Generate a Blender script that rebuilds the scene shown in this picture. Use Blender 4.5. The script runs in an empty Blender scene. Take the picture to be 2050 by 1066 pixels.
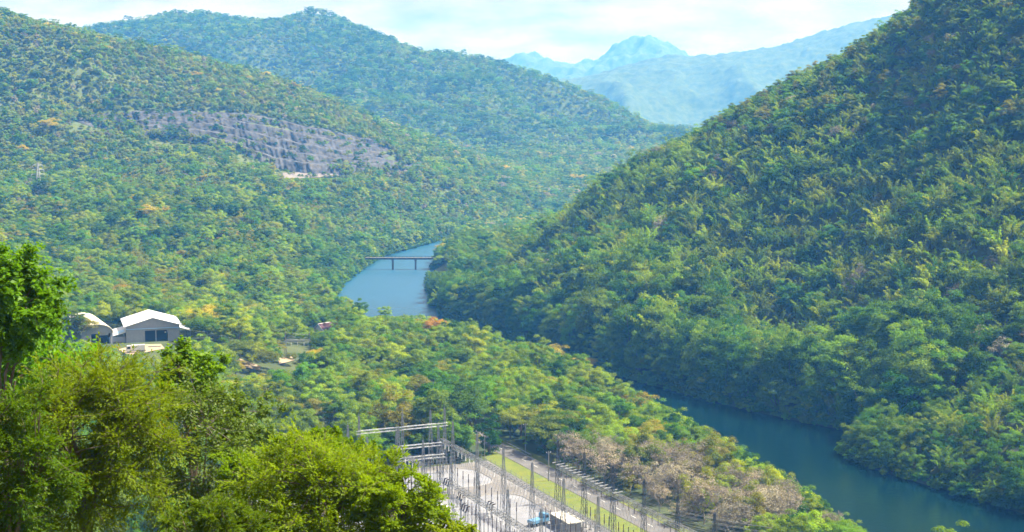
import bpy, math, random
import numpy as np
from mathutils import Vector, Matrix, Euler

# ------------------------------------------------------------------ camera, sky, sun, exposure
SC = bpy.context.scene
COL = SC.collection
R = math.radians
CAMZ = 120.0
F = 2816.0                                   # focal length in photograph pixels (2050 wide)
PITCH = math.atan((533 - 240) / F)
cam_d = bpy.data.cameras.new('camera')
cam = bpy.data.objects.new('camera', cam_d)
COL.objects.link(cam)
cam.location = (0, 0, CAMZ)
cam.rotation_euler = (R(90) - PITCH, 0, 0)
cam_d.sensor_width = 36.0
cam_d.lens = F / 2050 * 36.0
cam_d.clip_start = 0.5
cam_d.clip_end = 40000
SC.camera = cam

SUN_EL, SUN_AZ = R(56), R(79)                # azimuth clockwise from +Y (the view direction)
world = bpy.data.worlds.new('World')
SC.world = world
world.use_nodes = True
nt = world.node_tree
nt.nodes.clear()
w_out = nt.nodes.new('ShaderNodeOutputWorld')
w_bg = nt.nodes.new('ShaderNodeBackground')
w_sky = nt.nodes.new('ShaderNodeTexSky')
w_sky.sky_type = 'NISHITA'
w_sky.sun_disc = False
w_sky.sun_elevation = SUN_EL
w_sky.sun_rotation = SUN_AZ
w_sky.altitude = 150
w_sky.air_density = 1.0
w_sky.dust_density = 5.0
w_sky.ozone_density = 1.5
w_bg.inputs['Strength'].default_value = 0.05
# thin fair-weather clouds: noise on a plane above, fading into the sky colour
tc = nt.nodes.new('ShaderNodeTexCoord')
sep = nt.nodes.new('ShaderNodeSeparateXYZ')
nt.links.new(tc.outputs['Generated'], sep.inputs[0])
mx = nt.nodes.new('ShaderNodeMath'); mx.operation = 'MAXIMUM'; mx.inputs[1].default_value = 0.0
nt.links.new(sep.outputs['Z'], mx.inputs[0])
ad = nt.nodes.new('ShaderNodeMath'); ad.operation = 'ADD'; ad.inputs[1].default_value = 0.22
nt.links.new(mx.outputs[0], ad.inputs[0])
dvx = nt.nodes.new('ShaderNodeMath'); dvx.operation = 'DIVIDE'
dvy = nt.nodes.new('ShaderNodeMath'); dvy.operation = 'DIVIDE'
nt.links.new(sep.outputs['X'], dvx.inputs[0]); nt.links.new(ad.outputs[0], dvx.inputs[1])
nt.links.new(sep.outputs['Y'], dvy.inputs[0]); nt.links.new(ad.outputs[0], dvy.inputs[1])
cmb = nt.nodes.new('ShaderNodeCombineXYZ')
nt.links.new(dvx.outputs[0], cmb.inputs[0]); nt.links.new(dvy.outputs[0], cmb.inputs[1])
wn = nt.nodes.new('ShaderNodeTexNoise')
wn.inputs['Scale'].default_value = 3.4; wn.inputs['Detail'].default_value = 7; wn.inputs['Roughness'].default_value = 0.58
nt.links.new(cmb.outputs[0], wn.inputs['Vector'])
wr = nt.nodes.new('ShaderNodeValToRGB')
wr.color_ramp.elements[0].position = 0.22; wr.color_ramp.elements[0].color = (0, 0, 0, 1)
wr.color_ramp.elements[1].position = 0.66; wr.color_ramp.elements[1].color = (0.85, 0.85, 0.85, 1)
nt.links.new(wn.outputs['Fac'], wr.inputs[0])
wm = nt.nodes.new('ShaderNodeMix'); wm.data_type = 'RGBA'
nt.links.new(wr.outputs[0], wm.inputs['Factor'])
nt.links.new(w_sky.outputs[0], wm.inputs['A'])
wm.inputs['B'].default_value = (8.0, 6.6, 5.9, 1)
nt.links.new(wm.outputs['Result'], w_bg.inputs['Color'])
nt.links.new(w_bg.outputs[0], w_out.inputs['Surface'])

sun_d = bpy.data.lights.new('sun', 'SUN')
sun_d.energy = 5.0
sun_d.angle = R(0.5)
sun_d.color = (1.0, 0.96, 0.88)
sun = bpy.data.objects.new('sun', sun_d)
COL.objects.link(sun)
sdir = Vector((math.sin(SUN_AZ) * math.cos(SUN_EL), math.cos(SUN_AZ) * math.cos(SUN_EL), math.sin(SUN_EL)))
sun.rotation_euler = sdir.to_track_quat('Z', 'Y').to_euler()
sun.location = (0, -20, 300)

SC.view_settings.view_transform = 'Standard'
SC.view_settings.look = 'None'
SC.view_settings.gamma = 1.0
SC.view_settings.use_curve_mapping = False
SC.view_settings.exposure = 1.5
HAZE_DENSITY = 2.75e-4
HAZE_COLOR = (0.06, 0.25, 0.66, 1)

SC.render.engine = 'CYCLES'
cy = SC.cycles
cy.max_bounces = 6; cy.diffuse_bounces = 3; cy.glossy_bounces = 3; cy.transmission_bounces = 4
cy.volume_bounces = 1; cy.transparent_max_bounces = 8
cy.use_adaptive_sampling = True; cy.adaptive_threshold = 0.015
cy.sample_clamp_indirect = 6.0
cy.use_denoising = True
try:
    cy.denoiser = 'OPENIMAGEDENOISE'
    cy.denoising_prefilter = 'ACCURATE'
except Exception:
    pass

rng = np.random.default_rng(7)
random.seed(7)

# ------------------------------------------------------------------ helpers
def pt(px, py, D):
    """point on the photograph's ray (px, py) at forward distance D (metres)"""
    u = (px - 1025) / F; v = (533 - py) / F
    c, s = math.cos(PITCH), math.sin(PITCH)
    dy = c + v * s; dz = -s + v * c
    k = D / dy
    return (u * k, D, CAMZ + dz * k)

def on_z(px, py, z):
    u = (px - 1025) / F; v = (533 - py) / F
    c, s = math.cos(PITCH), math.sin(PITCH)
    dy = c + v * s; dz = -s + v * c
    k = (z - CAMZ) / dz
    return (u * k, dy * k, z)

def project(P):
    P = np.asarray(P, float)
    c, s = math.cos(PITCH), math.sin(PITCH)
    y = P[..., 1]; z = P[..., 2] - CAMZ
    f = y * c - z * s; up = y * s + z * c
    return 1025 + F * P[..., 0] / f, 533 - F * up / f

def tag(o, label=None, cat=None, group=None, kind=None):
    if label: o['label'] = label
    if cat: o['category'] = cat
    if group: o['group'] = group
    if kind: o['kind'] = kind
    return o

def empty(name, loc, rz=0.0, label=None, cat=None, group=None):
    o = bpy.data.objects.new(name, None)
    o.empty_display_size = 0.5
    o.location = loc; o.rotation_euler = (0, 0, rz)
    COL.objects.link(o)
    return tag(o, label, cat, group)

def new_mesh(name, verts, faces, mats, mat_idx=None, smooth=False):
    me = bpy.data.meshes.new(name)
    verts = np.asarray(verts, np.float32).reshape(-1, 3)
    if isinstance(faces, np.ndarray):
        k = faces.shape[1]; n = len(faces)
        me.vertices.add(len(verts)); me.vertices.foreach_set('co', verts.ravel())
        me.loops.add(n * k); me.loops.foreach_set('vertex_index', faces.astype(np.int32).ravel())
        me.polygons.add(n); me.polygons.foreach_set('loop_start', np.arange(0, n * k, k, dtype=np.int32))
    else:
        me.from_pydata(verts.tolist(), [], [list(f) for f in faces])
    for m in (mats if isinstance(mats, (list, tuple)) else [mats]):
        me.materials.append(m)
    if mat_idx is not None:
        me.polygons.foreach_set('material_index', np.asarray(mat_idx, np.int32))
    if smooth:
        me.polygons.foreach_set('use_smooth', np.ones(len(me.polygons), bool))
    me.update(calc_edges=True)
    me.validate()
    return me

def link(name, me, parent=None, loc=None):
    o = bpy.data.objects.new(name, me)
    COL.objects.link(o)
    if parent: o.parent = parent
    if loc is not None: o.location = loc
    return o

class MB:
    """collects boxes, bars and tubes into one mesh"""
    def __init__(s): s.v = []; s.f = []
    def add(s, v, f):
        n = len(s.v); s.v += [tuple(p) for p in v]; s.f += [tuple(i + n for i in q) for q in f]
    def box(s, c, d, rz=0.0, bevel=0.0):
        x, y, z = d[0] / 2, d[1] / 2, d[2] / 2
        cs, sn = math.cos(rz), math.sin(rz)
        v = []
        for (a, b, e) in ((-x, -y, -z), (x, -y, -z), (x, y, -z), (-x, y, -z), (-x, -y, z), (x, -y, z), (x, y, z), (-x, y, z)):
            v.append((c[0] + a * cs - b * sn, c[1] + a * sn + b * cs, c[2] + e))
        s.add(v, [(0, 3, 2, 1), (4, 5, 6, 7), (0, 1, 5, 4), (1, 2, 6, 5), (2, 3, 7, 6), (3, 0, 4, 7)])
    def bar(s, a, b, w, w2=None, k=4):
        a = Vector(a); b = Vector(b); d = (b - a)
        if d.length < 1e-6: return
        d.normalize()
        u = d.orthogonal().normalized(); w_ = d.cross(u)
        w2 = w if w2 is None else w2
        v = []
        for p, r in ((a, w / 2), (b, w2 / 2)):
            for i in range(k):
                t = 2 * math.pi * (i + .5) / k
                v.append(p + (u * math.cos(t) + w_ * math.sin(t)) * r * 1.2)
        f = [(i, (i + 1) % k, k + (i + 1) % k, k + i) for i in range(k)]
        f += [tuple(range(k - 1, -1, -1)), tuple(range(k, 2 * k))]
        s.add(v, f)
    def tube(s, pts, rad, k=5):
        pts = [Vector(p) for p in pts]
        v = []; n = len(pts)
        u = None
        for i, p in enumerate(pts):
            d = (pts[min(i + 1, n - 1)] - pts[max(i - 1, 0)]).normalized()
            u = d.orthogonal().normalized() if u is None else (u - d * u.dot(d)).normalized()
            w = d.cross(u); r = rad[i] if hasattr(rad, '__len__') else rad
            for j in range(k):
                t = 2 * math.pi * j / k
                v.append(p + (u * math.cos(t) + w * math.sin(t)) * r)
        f = []
        for i in range(n - 1):
            for j in range(k):
                f.append((i * k + j, i * k + (j + 1) % k, (i + 1) * k + (j + 1) % k, (i + 1) * k + j))
        f.append(tuple(range(k - 1, -1, -1))); f.append(tuple(range((n - 1) * k, n * k)))
        s.add(v, f)
    def poly(s, v, f): s.add(v, f)
    def lathe(s, c, prof, k=8):
        v = []; n = len(prof)
        for r, z in prof:
            for j in range(k):
                t = 2 * math.pi * j / k
                v.append((c[0] + r * math.cos(t), c[1] + r * math.sin(t), c[2] + z))
        f = []
        for i in range(n - 1):
            for j in range(k):
                f.append((i * k + j, i * k + (j + 1) % k, (i + 1) * k + (j + 1) % k, (i + 1) * k + j))
        f.append(tuple(range(k - 1, -1, -1))); f.append(tuple(range((n - 1) * k, n * k)))
        s.add(v, f)
    def mesh(s, name, mat): return new_mesh(name, s.v, s.f, mat)
    def build(s, name, mat, parent=None, loc=None): return link(name, s.mesh(name, mat), parent, loc)

# --- noise in numpy
_P = np.random.default_rng(3).permutation(512)
_P = np.concatenate([_P, _P, _P]).astype(np.int64)
_G = np.random.default_rng(4).random(512)
def vnoise(x, y):
    xi = np.floor(x).astype(np.int64); yi = np.floor(y).astype(np.int64)
    xf = x - xi; yf = y - yi
    xf = xf * xf * xf * (xf * (xf * 6 - 15) + 10); yf = yf * yf * yf * (yf * (yf * 6 - 15) + 10)
    def h(a, b): return _G[_P[(_P[a & 511] + b) & 511] & 511]
    a = h(xi, yi); b = h(xi + 1, yi); c = h(xi, yi + 1); d = h(xi + 1, yi + 1)
    return (a * (1 - xf) + b * xf) * (1 - yf) + (c * (1 - xf) + d * xf) * yf * 1.0
def fbm(x, y, o=4, seed=0.0):
    s = 0; a = .5; n = 0
    for i in range(o):
        s = s + a * (vnoise(x + seed * 17.3 + i * 31.7, y - seed * 9.1 + i * 11.3) - .5) * 2
        n += a; a *= .5; x = x * 2.03; y = y * 2.03
    return s / n
def ridged(x, y, o=3, seed=0.0):
    s = 0; a = .5; n = 0
    for i in range(o):
        s = s + a * (1 - np.abs(vnoise(x + seed * 7.7 + i * 13.1, y + seed * 3.3 + i * 5.9) * 2 - 1)); n += a; a *= .5
        x = x * 2.1; y = y * 2.1
    return s / n
def sstep(a, b, x):
    t = np.clip((x - a) / (b - a), 0, 1); return t * t * (3 - 2 * t)

class RBF:
    def __init__(s, pts, c=60.0, smooth=0.0):
        P = np.array(pts, float); s.xy = P[:, :2]; s.c = c
        d = np.sqrt(((s.xy[:, None] - s.xy[None]) ** 2).sum(-1) + c * c)
        n = len(P); A = np.zeros((n + 3, n + 3)); A[:n, :n] = -d + smooth * np.eye(n)
        A[:n, n] = 1; A[:n, n + 1:] = s.xy / 1000; A[n, :n] = 1; A[n + 1:, :n] = s.xy.T / 1000
        b = np.zeros(n + 3); b[:n] = P[:, 2]
        s.w = np.linalg.solve(A, b)
    def __call__(s, x, y):
        x = np.asarray(x, float); y = np.asarray(y, float); sh = x.shape
        x = x.ravel(); y = y.ravel(); out = np.zeros(len(x)); n = len(s.xy)
        for i in range(0, len(x), 20000):
            a = x[i:i + 20000]; b = y[i:i + 20000]
            d = np.sqrt((a[:, None] - s.xy[None, :, 0]) ** 2 + (b[:, None] - s.xy[None, :, 1]) ** 2 + s.c ** 2)
            out[i:i + 20000] = -d @ s.w[:n] + s.w[n] + s.w[n + 1] * a / 1000 + s.w[n + 2] * b / 1000
        return out.reshape(sh)

# ------------------------------------------------------------------ materials
def mat(name, col, rough=0.8, metal=0.0, noise=0.0, scale=1.0, col2=None, bump=0.0, bscale=None, spec=0.3, detail=4):
    m = bpy.data.materials.new(name); m.use_nodes = True
    t = m.node_tree; b = t.nodes['Principled BSDF']
    b.inputs['Base Color'].default_value = (*col, 1)
    b.inputs['Roughness'].default_value = rough
    b.inputs['Metallic'].default_value = metal
    b.inputs['Specular IOR Level'].default_value = spec
    if col2 is not None or noise or bump:
        tc = t.nodes.new('ShaderNodeTexCoord')
        n = t.nodes.new('ShaderNodeTexNoise'); n.inputs['Scale'].default_value = scale; n.inputs['Detail'].default_value = detail
        n.inputs['Roughness'].default_value = .62
        t.links.new(tc.outputs['Object'], n.inputs['Vector'])
        r = t.nodes.new('ShaderNodeValToRGB')
        c2 = col2 if col2 is not None else tuple(c * (1 - noise) for c in col)
        r.color_ramp.elements[0].position = .36; r.color_ramp.elements[0].color = (*c2, 1)
        r.color_ramp.elements[1].position = .64; r.color_ramp.elements[1].color = (*col, 1)
        t.links.new(n.outputs['Fac'], r.inputs[0]); t.links.new(r.outputs[0], b.inputs['Base Color'])
        if bump:
            n2 = t.nodes.new('ShaderNodeTexNoise'); n2.inputs['Scale'].default_value = bscale or scale * 4; n2.inputs['Detail'].default_value = 5
            t.links.new(tc.outputs['Object'], n2.inputs['Vector'])
            bp = t.nodes.new('ShaderNodeBump'); bp.inputs['Strength'].default_value = bump
            t.links.new(n2.outputs['Fac'], bp.inputs['Height']); t.links.new(bp.outputs[0], b.inputs['Normal'])
    return m

def leaf_mat(name, a, b, tr=0.35, hue=0.03, val=0.35, gloss=0.006):
    """leaf colour drawn per leaf and per plant; part of the light passes through"""
    m = bpy.data.materials.new(name); m.use_nodes = True
    t = m.node_tree; t.nodes.clear(); N = t.nodes.new; L = t.links.new
    out = N('ShaderNodeOutputMaterial')
    geo = N('ShaderNodeNewGeometry'); oi = N('ShaderNodeObjectInfo')
    mx = N('ShaderNodeMath'); mx.operation = 'MULTIPLY_ADD'; mx.inputs[1].default_value = .55
    ob = N('ShaderNodeMath'); ob.operation = 'MULTIPLY'; ob.inputs[1].default_value = .45
    L(oi.outputs['Random'], ob.inputs[0]); L(geo.outputs['Random Per Island'], mx.inputs[0]); L(ob.outputs[0], mx.inputs[2])
    mc = N('ShaderNodeMix'); mc.data_type = 'RGBA'
    mc.inputs['A'].default_value = (*a, 1); mc.inputs['B'].default_value = (*b, 1)
    L(mx.outputs[0], mc.inputs['Factor'])
    # hue and value drift from plant to plant
    fr = N('ShaderNodeMath'); fr.operation = 'MULTIPLY'; fr.inputs[1].default_value = 7.31
    fc = N('ShaderNodeMath'); fc.operation = 'FRACT'
    L(oi.outputs['Random'], fr.inputs[0]); L(fr.outputs[0], fc.inputs[0])
    hs = N('ShaderNodeHueSaturation')
    h = N('ShaderNodeMath'); h.operation = 'MULTIPLY_ADD'; h.inputs[1].default_value = hue * 2; h.inputs[2].default_value = .5 - hue
    L(fc.outputs[0], h.inputs[0]); L(h.outputs[0], hs.inputs['Hue'])
    v = N('ShaderNodeMath'); v.operation = 'MULTIPLY_ADD'; v.inputs[1].default_value = val * 2; v.inputs[2].default_value = 1 - val
    L(oi.outputs['Random'], v.inputs[0]); L(v.outputs[0], hs.inputs['Value'])
    L(mc.outputs['Result'], hs.inputs['Color'])
    df = N('ShaderNodeBsdfDiffuse'); tl = N('ShaderNodeBsdfTranslucent')
    L(hs.outputs[0], df.inputs[0])
    yl = N('ShaderNodeMix'); yl.data_type = 'RGBA'; yl.blend_type = 'MULTIPLY'; yl.inputs['Factor'].default_value = 1
    yl.inputs['B'].default_value = (1.5, 1.45, .6, 1); L(hs.outputs[0], yl.inputs['A']); L(yl.outputs['Result'], tl.inputs[0])
    ms = N('ShaderNodeMixShader'); ms.inputs[0].default_value = tr
    L(df.outputs[0], ms.inputs[1]); L(tl.outputs[0], ms.inputs[2])
    gl = N('ShaderNodeBsdfGlossy'); gl.inputs['Roughness'].default_value = .45
    m2 = N('ShaderNodeMixShader'); m2.inputs[0].default_value = gloss
    L(ms.outputs[0], m2.inputs[1]); L(gl.outputs[0], m2.inputs[2]); L(m2.outputs[0], out.inputs[0])
    return m

M = {}
M['bark'] = mat('bark', (.16, .12, .085), .9, noise=.45, scale=3)
M['pale_bark'] = mat('pale_bark', (.27, .235, .19), .9, noise=.3, scale=3)
M['culm'] = mat('culm', (.12, .13, .04), .6)
M['steel'] = mat('galvanised_steel', (.26, .27, .285), .5, .35, noise=.3, scale=1.5)
M['pale_steel'] = mat('pale_steel', (.27, .275, .275), .55, .2, noise=.2, scale=1.5)
M['dark_steel'] = mat('dark_steel', (.085, .09, .10), .5, .4, noise=.3, scale=1.5)
M['porcelain'] = mat('porcelain', (.70, .70, .68), .3)
M['dark_porcelain'] = mat('dark_porcelain', (.06, .04, .035), .3)
M['cable'] = mat('cable', (.22, .23, .24), .5, .5)
M['gravel'] = mat('gravel', (.225, .228, .245), .95, noise=.22, scale=.16, bump=.4, bscale=6, detail=8)
M['apron'] = mat('apron', (.175, .166, .16), .95, noise=.25, scale=.12, bump=.2, bscale=5, detail=8)
M['asphalt'] = mat('asphalt', (.135, .13, .127), .9, noise=.28, scale=.2, bump=.2, bscale=8, detail=8)
M['kerb'] = mat('kerb', (.30, .285, .26), .9, noise=.3, scale=1)
M['paint'] = mat('paint', (.75, .75, .72), .7, noise=.25, scale=2)
M['verge'] = mat('verge', (.14, .155, .022), .95, col2=(.09, .125, .018), scale=.2, bump=.5, bscale=4, detail=8)
M['concrete'] = mat('concrete', (.29, .275, .25), .85, noise=.3, scale=.4)
M['dirt'] = mat('dirt', (.38, .29, .19), .95, noise=.25, scale=.3, detail=8)

# ------------------------------------------------------------------ river banks
LB = [(124, 290), (116, 320), (99, 375), (85, 418), (70, 483), (50, 556), (4, 646), (-43, 725), (-66, 768), (-106, 832), (-120, 900),
      (-127, 1020), (-123, 1126), (-116, 1229), (-86, 1351), (-53, 1469), (10, 1590), (110, 1700), (260, 1780)]
RB = [(200, 290), (185, 350), (154, 430), (128, 468), (114, 496), (121, 510), (142, 521), (134, 535), (116, 550), (94, 580), (58, 640), (42, 668), (18, 724), (-12, 792), (-42, 850),
      (-53, 939), (-63, 1073), (-60, 1229), (-46, 1440), (25, 1540), (125, 1640), (270, 1710)]
def resample(poly, n):
    P = np.array(poly, float); d = np.r_[0, np.cumsum(np.hypot(*np.diff(P, axis=0).T))]
    t = np.linspace(0, d[-1], n); Q = np.c_[np.interp(t, d, P[:, 0]), np.interp(t, d, P[:, 1])]
    for _ in range(3): Q[1:-1] = .25 * Q[:-2] + .5 * Q[1:-1] + .25 * Q[2:]
    return Q
NB = 120
Lc = resample(LB, NB); Rc = resample(RB, NB)
RIVER = np.vstack([Lc, Rc[::-1]])
def river_dist(x, y):
    """signed distance to the river polygon, negative in the water"""
    x = np.asarray(x, float); y = np.asarray(y, float); sh = x.shape; x = x.ravel(); y = y.ravel()
    best = np.full(len(x), 1e9); ins = np.zeros(len(x), bool)
    n = len(RIVER)
    for i in range(n):
        ax, ay = RIVER[i]; bx, by = RIVER[(i + 1) % n]
        dx, dy = bx - ax, by - ay
        t = np.clip(((x - ax) * dx + (y - ay) * dy) / (dx * dx + dy * dy + 1e-9), 0, 1)
        best = np.minimum(best, (x - ax - t * dx) ** 2 + (y - ay - t * dy) ** 2)
        if ay != by:
            c = ((ay > y) != (by > y)) & (x < (bx - ax) * (y - ay) / (by - ay) + ax)
            ins ^= c
    d = np.sqrt(best)
    return np.where(ins, -d, d).reshape(sh)

# switchyard frame: s runs along the rows towards the viewer, t to the right
YO = np.array([-2.4, 386.0]); YD = np.array([.417, -.909]); YN = np.array([.909, .417]); YZ = 10.0
def yard(s, t, z=0.0):
    p = YO + YD * s + YN * t
    return (p[0], p[1], YZ + z)
def yard_st(x, y):
    return (x - YO[0]) * YD[0] + (y - YO[1]) * YD[1], (x - YO[0]) * YN[0] + (y - YO[1]) * YN[1]
YANG = math.atan2(YD[1], YD[0])

# ------------------------------------------------------------------ terrain heights
ctrl = [pt(*a) for a in [
    # crest of the long hill on the left
    (-320, -70, 1480), (-150, 0, 1490), (0, 38, 1500), (110, 60, 1530), (220, 87, 1560), (330, 115, 1600), (440, 148, 1640), (560, 180, 1680),
    (640, 207, 1720), (720, 243, 1760), (800, 270, 1800), (880, 302, 1850), (950, 335, 1900),
    # its upper slope
    (-200, 120, 1370), (0, 150, 1400), (150, 155, 1430), (300, 190, 1470), (450, 205, 1500), (600, 225, 1560), (750, 270, 1640),
    # top and foot of the quarry
    (165, 236, 1400), (300, 230, 1430), (420, 228, 1455), (520, 238, 1475), (640, 262, 1505), (740, 288, 1535), (820, 322, 1560),
    (165, 250, 1375), (240, 266, 1375), (380, 280, 1380), (480, 305, 1385), (540, 332, 1388), (600, 348, 1390), (700, 345, 1430), (830, 342, 1520),
    # lower slopes
    (-200, 280, 1300), (0, 300, 1300), (150, 320, 1280), (300, 332, 1270), (450, 362, 1260), (600, 400, 1260), (700, 385, 1340), (850, 382, 1500), (950, 402, 1580),
    (-200, 380, 1120), (0, 400, 1120), (200, 420, 1080), (400, 440, 1060), (600, 460, 1080), (700, 480, 1130), (800, 472, 1260), (900, 452, 1450),
    (-250, 480, 950), (0, 500, 950), (200, 520, 930), (400, 545, 900), (560, 570, 900), (650, 590, 920),
    (-150, 640, 660), (150, 655, 660), (300, 680, 610), (450, 680, 690), (600, 655, 790),
    # valley beyond the bend
    (1000, 300, 2250), (1150, 292, 2300), (1300, 290, 2300), (1400, 300, 2300), (1150, 350, 2000), (1000, 350, 1950), (1300, 350, 2000), (1100, 400, 1760), (1000, 440, 1580),
    (700, 280, 2150), (500, 250, 2150), (850, 320, 2050),
    # right hill: crest, face, shore
    (1000, 525, 1000), (1100, 478, 960), (1180, 428, 930), (1250, 400, 900), (1330, 366, 870), (1400, 316, 850), (1480, 276, 830), (1560, 250, 815),
    (1620, 220, 800), (1700, 172, 785), (1800, 96, 770), (2050, -50, 740), (2350, -170, 720),
    (1290, 610, 690), (1290, 480, 790), (1600, 700, 620), (1600, 500, 680), (1600, 345, 740), (1850, 700, 560), (1850, 500, 620), (1850, 300, 690),
    (1850, 130, 735), (2050, 700, 520), (2050, 500, 580), (2050, 300, 640), (1900, 880, 470), (2080, 880, 440), (1850, 815, 525), (2250, 700, 480), (2300, 400, 580), (2300, 900, 440),
    (1450, 700, 640), (1450, 560, 710), (1450, 420, 780), (1120, 600, 830), (1000, 590, 910),
]]
ctrl += [(130, 1150, 40), (250, 1150, 80), (400, 1100, 150), (500, 1400, 60), (0, 1200, 12), (-20, 1350, 6), (300, 1400, 30), (700, 1100, 140), (700, 800, 240), (900, 1000, 200),
         (-300, 300, 14), (-150, 300, 10), (0, 300, 10), (-300, 450, 18), (-150, 450, 12), (-40, 430, 10), (30, 400, 10), (60, 440, 8), (70, 370, 9), (-60, 600, 11), (-20, 600, 10), (20, 560, 9),
         (-100, 700, 10), (-60, 720, 8), (-190, 540, 17), (-260, 620, 26), (-450, 500, 30), (-450, 800, 42), (-700, 700, 60), (-700, 1100, 110), (-800, 1500, 200), (-1100, 1300, 230),
         (300, 300, 40), (500, 400, 120), (250, 400, 45), (-1100, 700, 100), (-900, 300, 60), (-600, 200, 35), (-500, 2200, 120), (-900, 2000, 220), (600, 2300, 120), (400, 1900, 70), (700, 1700, 120)]
RB_LAND = RBF(ctrl, 55.0)

def slope_near(x, y):
    return 118.2 - .405 * np.maximum(0, y - 3.0) - .05 * np.maximum(0, np.abs(x) - 60)

def land(x, y):
    x = np.asarray(x, float); y = np.asarray(y, float)
    z = RB_LAND(x, y)
    # gullies and knolls, stronger where the land is high
    amp = np.clip((z - 14) / 60, 0, 1)
    z = z + amp * (fbm(x / 150, y / 150, 4, 1) * 7 + (ridged(x / 120, y / 170, 2, 2) - .55) * 5 * sstep(0, 60, x - 20) * (1 - sstep(900, 1300, y)))
    # a ravine down the face of the right hill
    ax, ay, bx, by = 108., 628., 205., 760.
    tt = np.clip(((x - ax) * (bx - ax) + (y - ay) * (by - ay)) / ((bx - ax) ** 2 + (by - ay) ** 2), 0, 1)
    dd = np.hypot(x - ax - tt * (bx - ax), y - ay - tt * (by - ay))
    z = z - 22 * np.exp(-(dd / 28) ** 2)
    z = np.maximum(z, 4 + 2 * fbm(x / 60, y / 60, 2, 5))
    # level switchyard
    s, t = yard_st(x, y)
    dy = np.maximum(np.maximum(-75 - s, s - 85), np.maximum(-60 - t, t - 40))
    k = 1 - sstep(0, 22, dy)
    z = z * (1 - k) + YZ * k
    # level warehouse yard
    k = 1 - sstep(28, 55, np.hypot(x + 163, y - 612)); z = z * (1 - k) + 24 * k
    d = river_dist(x, y)
    bank = np.where(d < 0, np.maximum(-3.5, d * .5), 0.2 + d * .6 + (np.maximum(d, 0) / 60) ** 3 * 20)
    z = np.minimum(z, bank)
    return np.maximum(z, np.where(y < 330, slope_near(x, y), -99))

mid_pts = [pt(*a) for a in [(-100, 190, 3400), (100, 120, 3300), (240, 82, 3200), (290, 57, 3150), (330, 42, 3100), (400, 37, 3050), (450, 50, 3000), (500, 57, 2980), (560, 45, 2960), (600, 36, 2950), (630, 31, 2940),
    (652, 52, 2920), (700, 67, 2900), (760, 85, 2870), (830, 107, 2840), (900, 117, 2800), (960, 123, 2760), (1030, 146, 2700), (1100, 166, 2650), (1200, 204, 2600), (1290, 252, 2550), (1370, 276, 2500),
    (1450, 310, 2450), (1550, 350, 2400), (200, 200, 2400), (400, 235, 2300), (600, 262, 2250), (800, 282, 2250), (900, 275, 2300), (1100, 268, 2400), (1250, 272, 2370), (1360, 282, 2360), (1500, 330, 2300),
    (300, 130, 2750), (500, 150, 2650), (700, 172, 2600), (850, 195, 2560), (1000, 212, 2520), (1150, 230, 2490), (-100, 260, 2600)]]
mid_pts += [(x, 3900, 60) for x in (-1500, -900, -300, 300, 900)] + [(x, 2050, 0) for x in (-1300, -700, -300, 100, 500, 900)] + [(900, 2500, 20), (700, 2900, 30), (190, 2960, 60), (310, 2800, 20), (60, 3050, 110), (450, 2650, 10), (-120, 3150, 150), (350, 2600, 45), (480, 2480, 30)]
MC = np.array(mid_pts[:24]); MC = MC[np.argsort(MC[:, 0])]
RB_MID = RBF(mid_pts, 45.0)
def mid_h(x, y):
    z = RB_MID(x, y)
    yc = np.interp(x, MC[:, 0], MC[:, 1])
    return z + np.clip(z / 100, 0, 1) * ((ridged(x / 300 + .3 * y / 300, y / 420, 4, 3) - .55) * 140 * sstep(20, 330, yc - y) + fbm(x / 90, y / 90, 3, 6) * 5)

fa = [pt(px, py + 3, 5200 + dd) for px, py, dd in [(500, 190, 200), (700, 165, 100), (900, 172, 0), (1020, 168, 0), (1100, 162, 0), (1180, 152, 0), (1250, 132, 0), (1330, 113, -50), (1400, 119, -80), (1440, 109, -80), (1480, 106, -60),
    (1560, 93, 0), (1600, 81, 50), (1660, 61, 60), (1720, 43, 80), (1800, 28, 100), (1950, 15, 100), (2200, 10, 100)]]
fa += [(x, 4100, 10) for x in (-1500, -800, 0, 500, 1000, 1600, 2400)] + [(x, 6300, 60) for x in (-1500, -500, 500, 1500, 2500)]
fa += [pt(1300, 190, 4700), pt(1500, 180, 4750), pt(1150, 215, 4700), pt(1400, 240, 4500)]
RB_FA = RBF(fa, 80.0)
def fa_h(x, y):
    z = RB_FA(x, y)
    k = sstep(60, 500, np.abs(y - 5180)) 
    return z + (ridged(x / 420, y / 520, 4, 8) - .6) * 150 * k * np.clip(z / 150, 0, 1) + fbm(x / 70, y / 70, 3, 9) * 9 + fbm(x / 22, y / 22, 2, 19) * 10
fb = [pt(px, py + 2, 7500) for px, py in [(600, 180), (850, 140), (950, 126), (1020, 118), (1060, 111), (1080, 109), (1110, 118), (1135, 128), (1160, 148), (1175, 139), (1200, 127), (1215, 112), (1230, 96), (1245, 92),
    (1262, 79), (1290, 78), (1310, 72), (1325, 74), (1340, 85), (1360, 103), (1380, 114), (1450, 140), (1600, 150), (1800, 160)]]
fb += [(x, 6500, 20) for x in (-1500, -500, 0, 500, 1000, 1600, 2400)] + [(x, 8600, 60) for x in (-1500, -500, 500, 1500, 2500)]
RB_FB = RBF(fb, 8.0)
def fb_h(x, y):
    z = RB_FB(x, y)
    k = sstep(40, 400, np.abs(y - 7500))
    return z + (ridged(x / 500, y / 600, 4, 11) - .6) * 180 * k * np.clip(z / 150, 0, 1) + fbm(x / 75, y / 75, 4, 12) * 42

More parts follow.
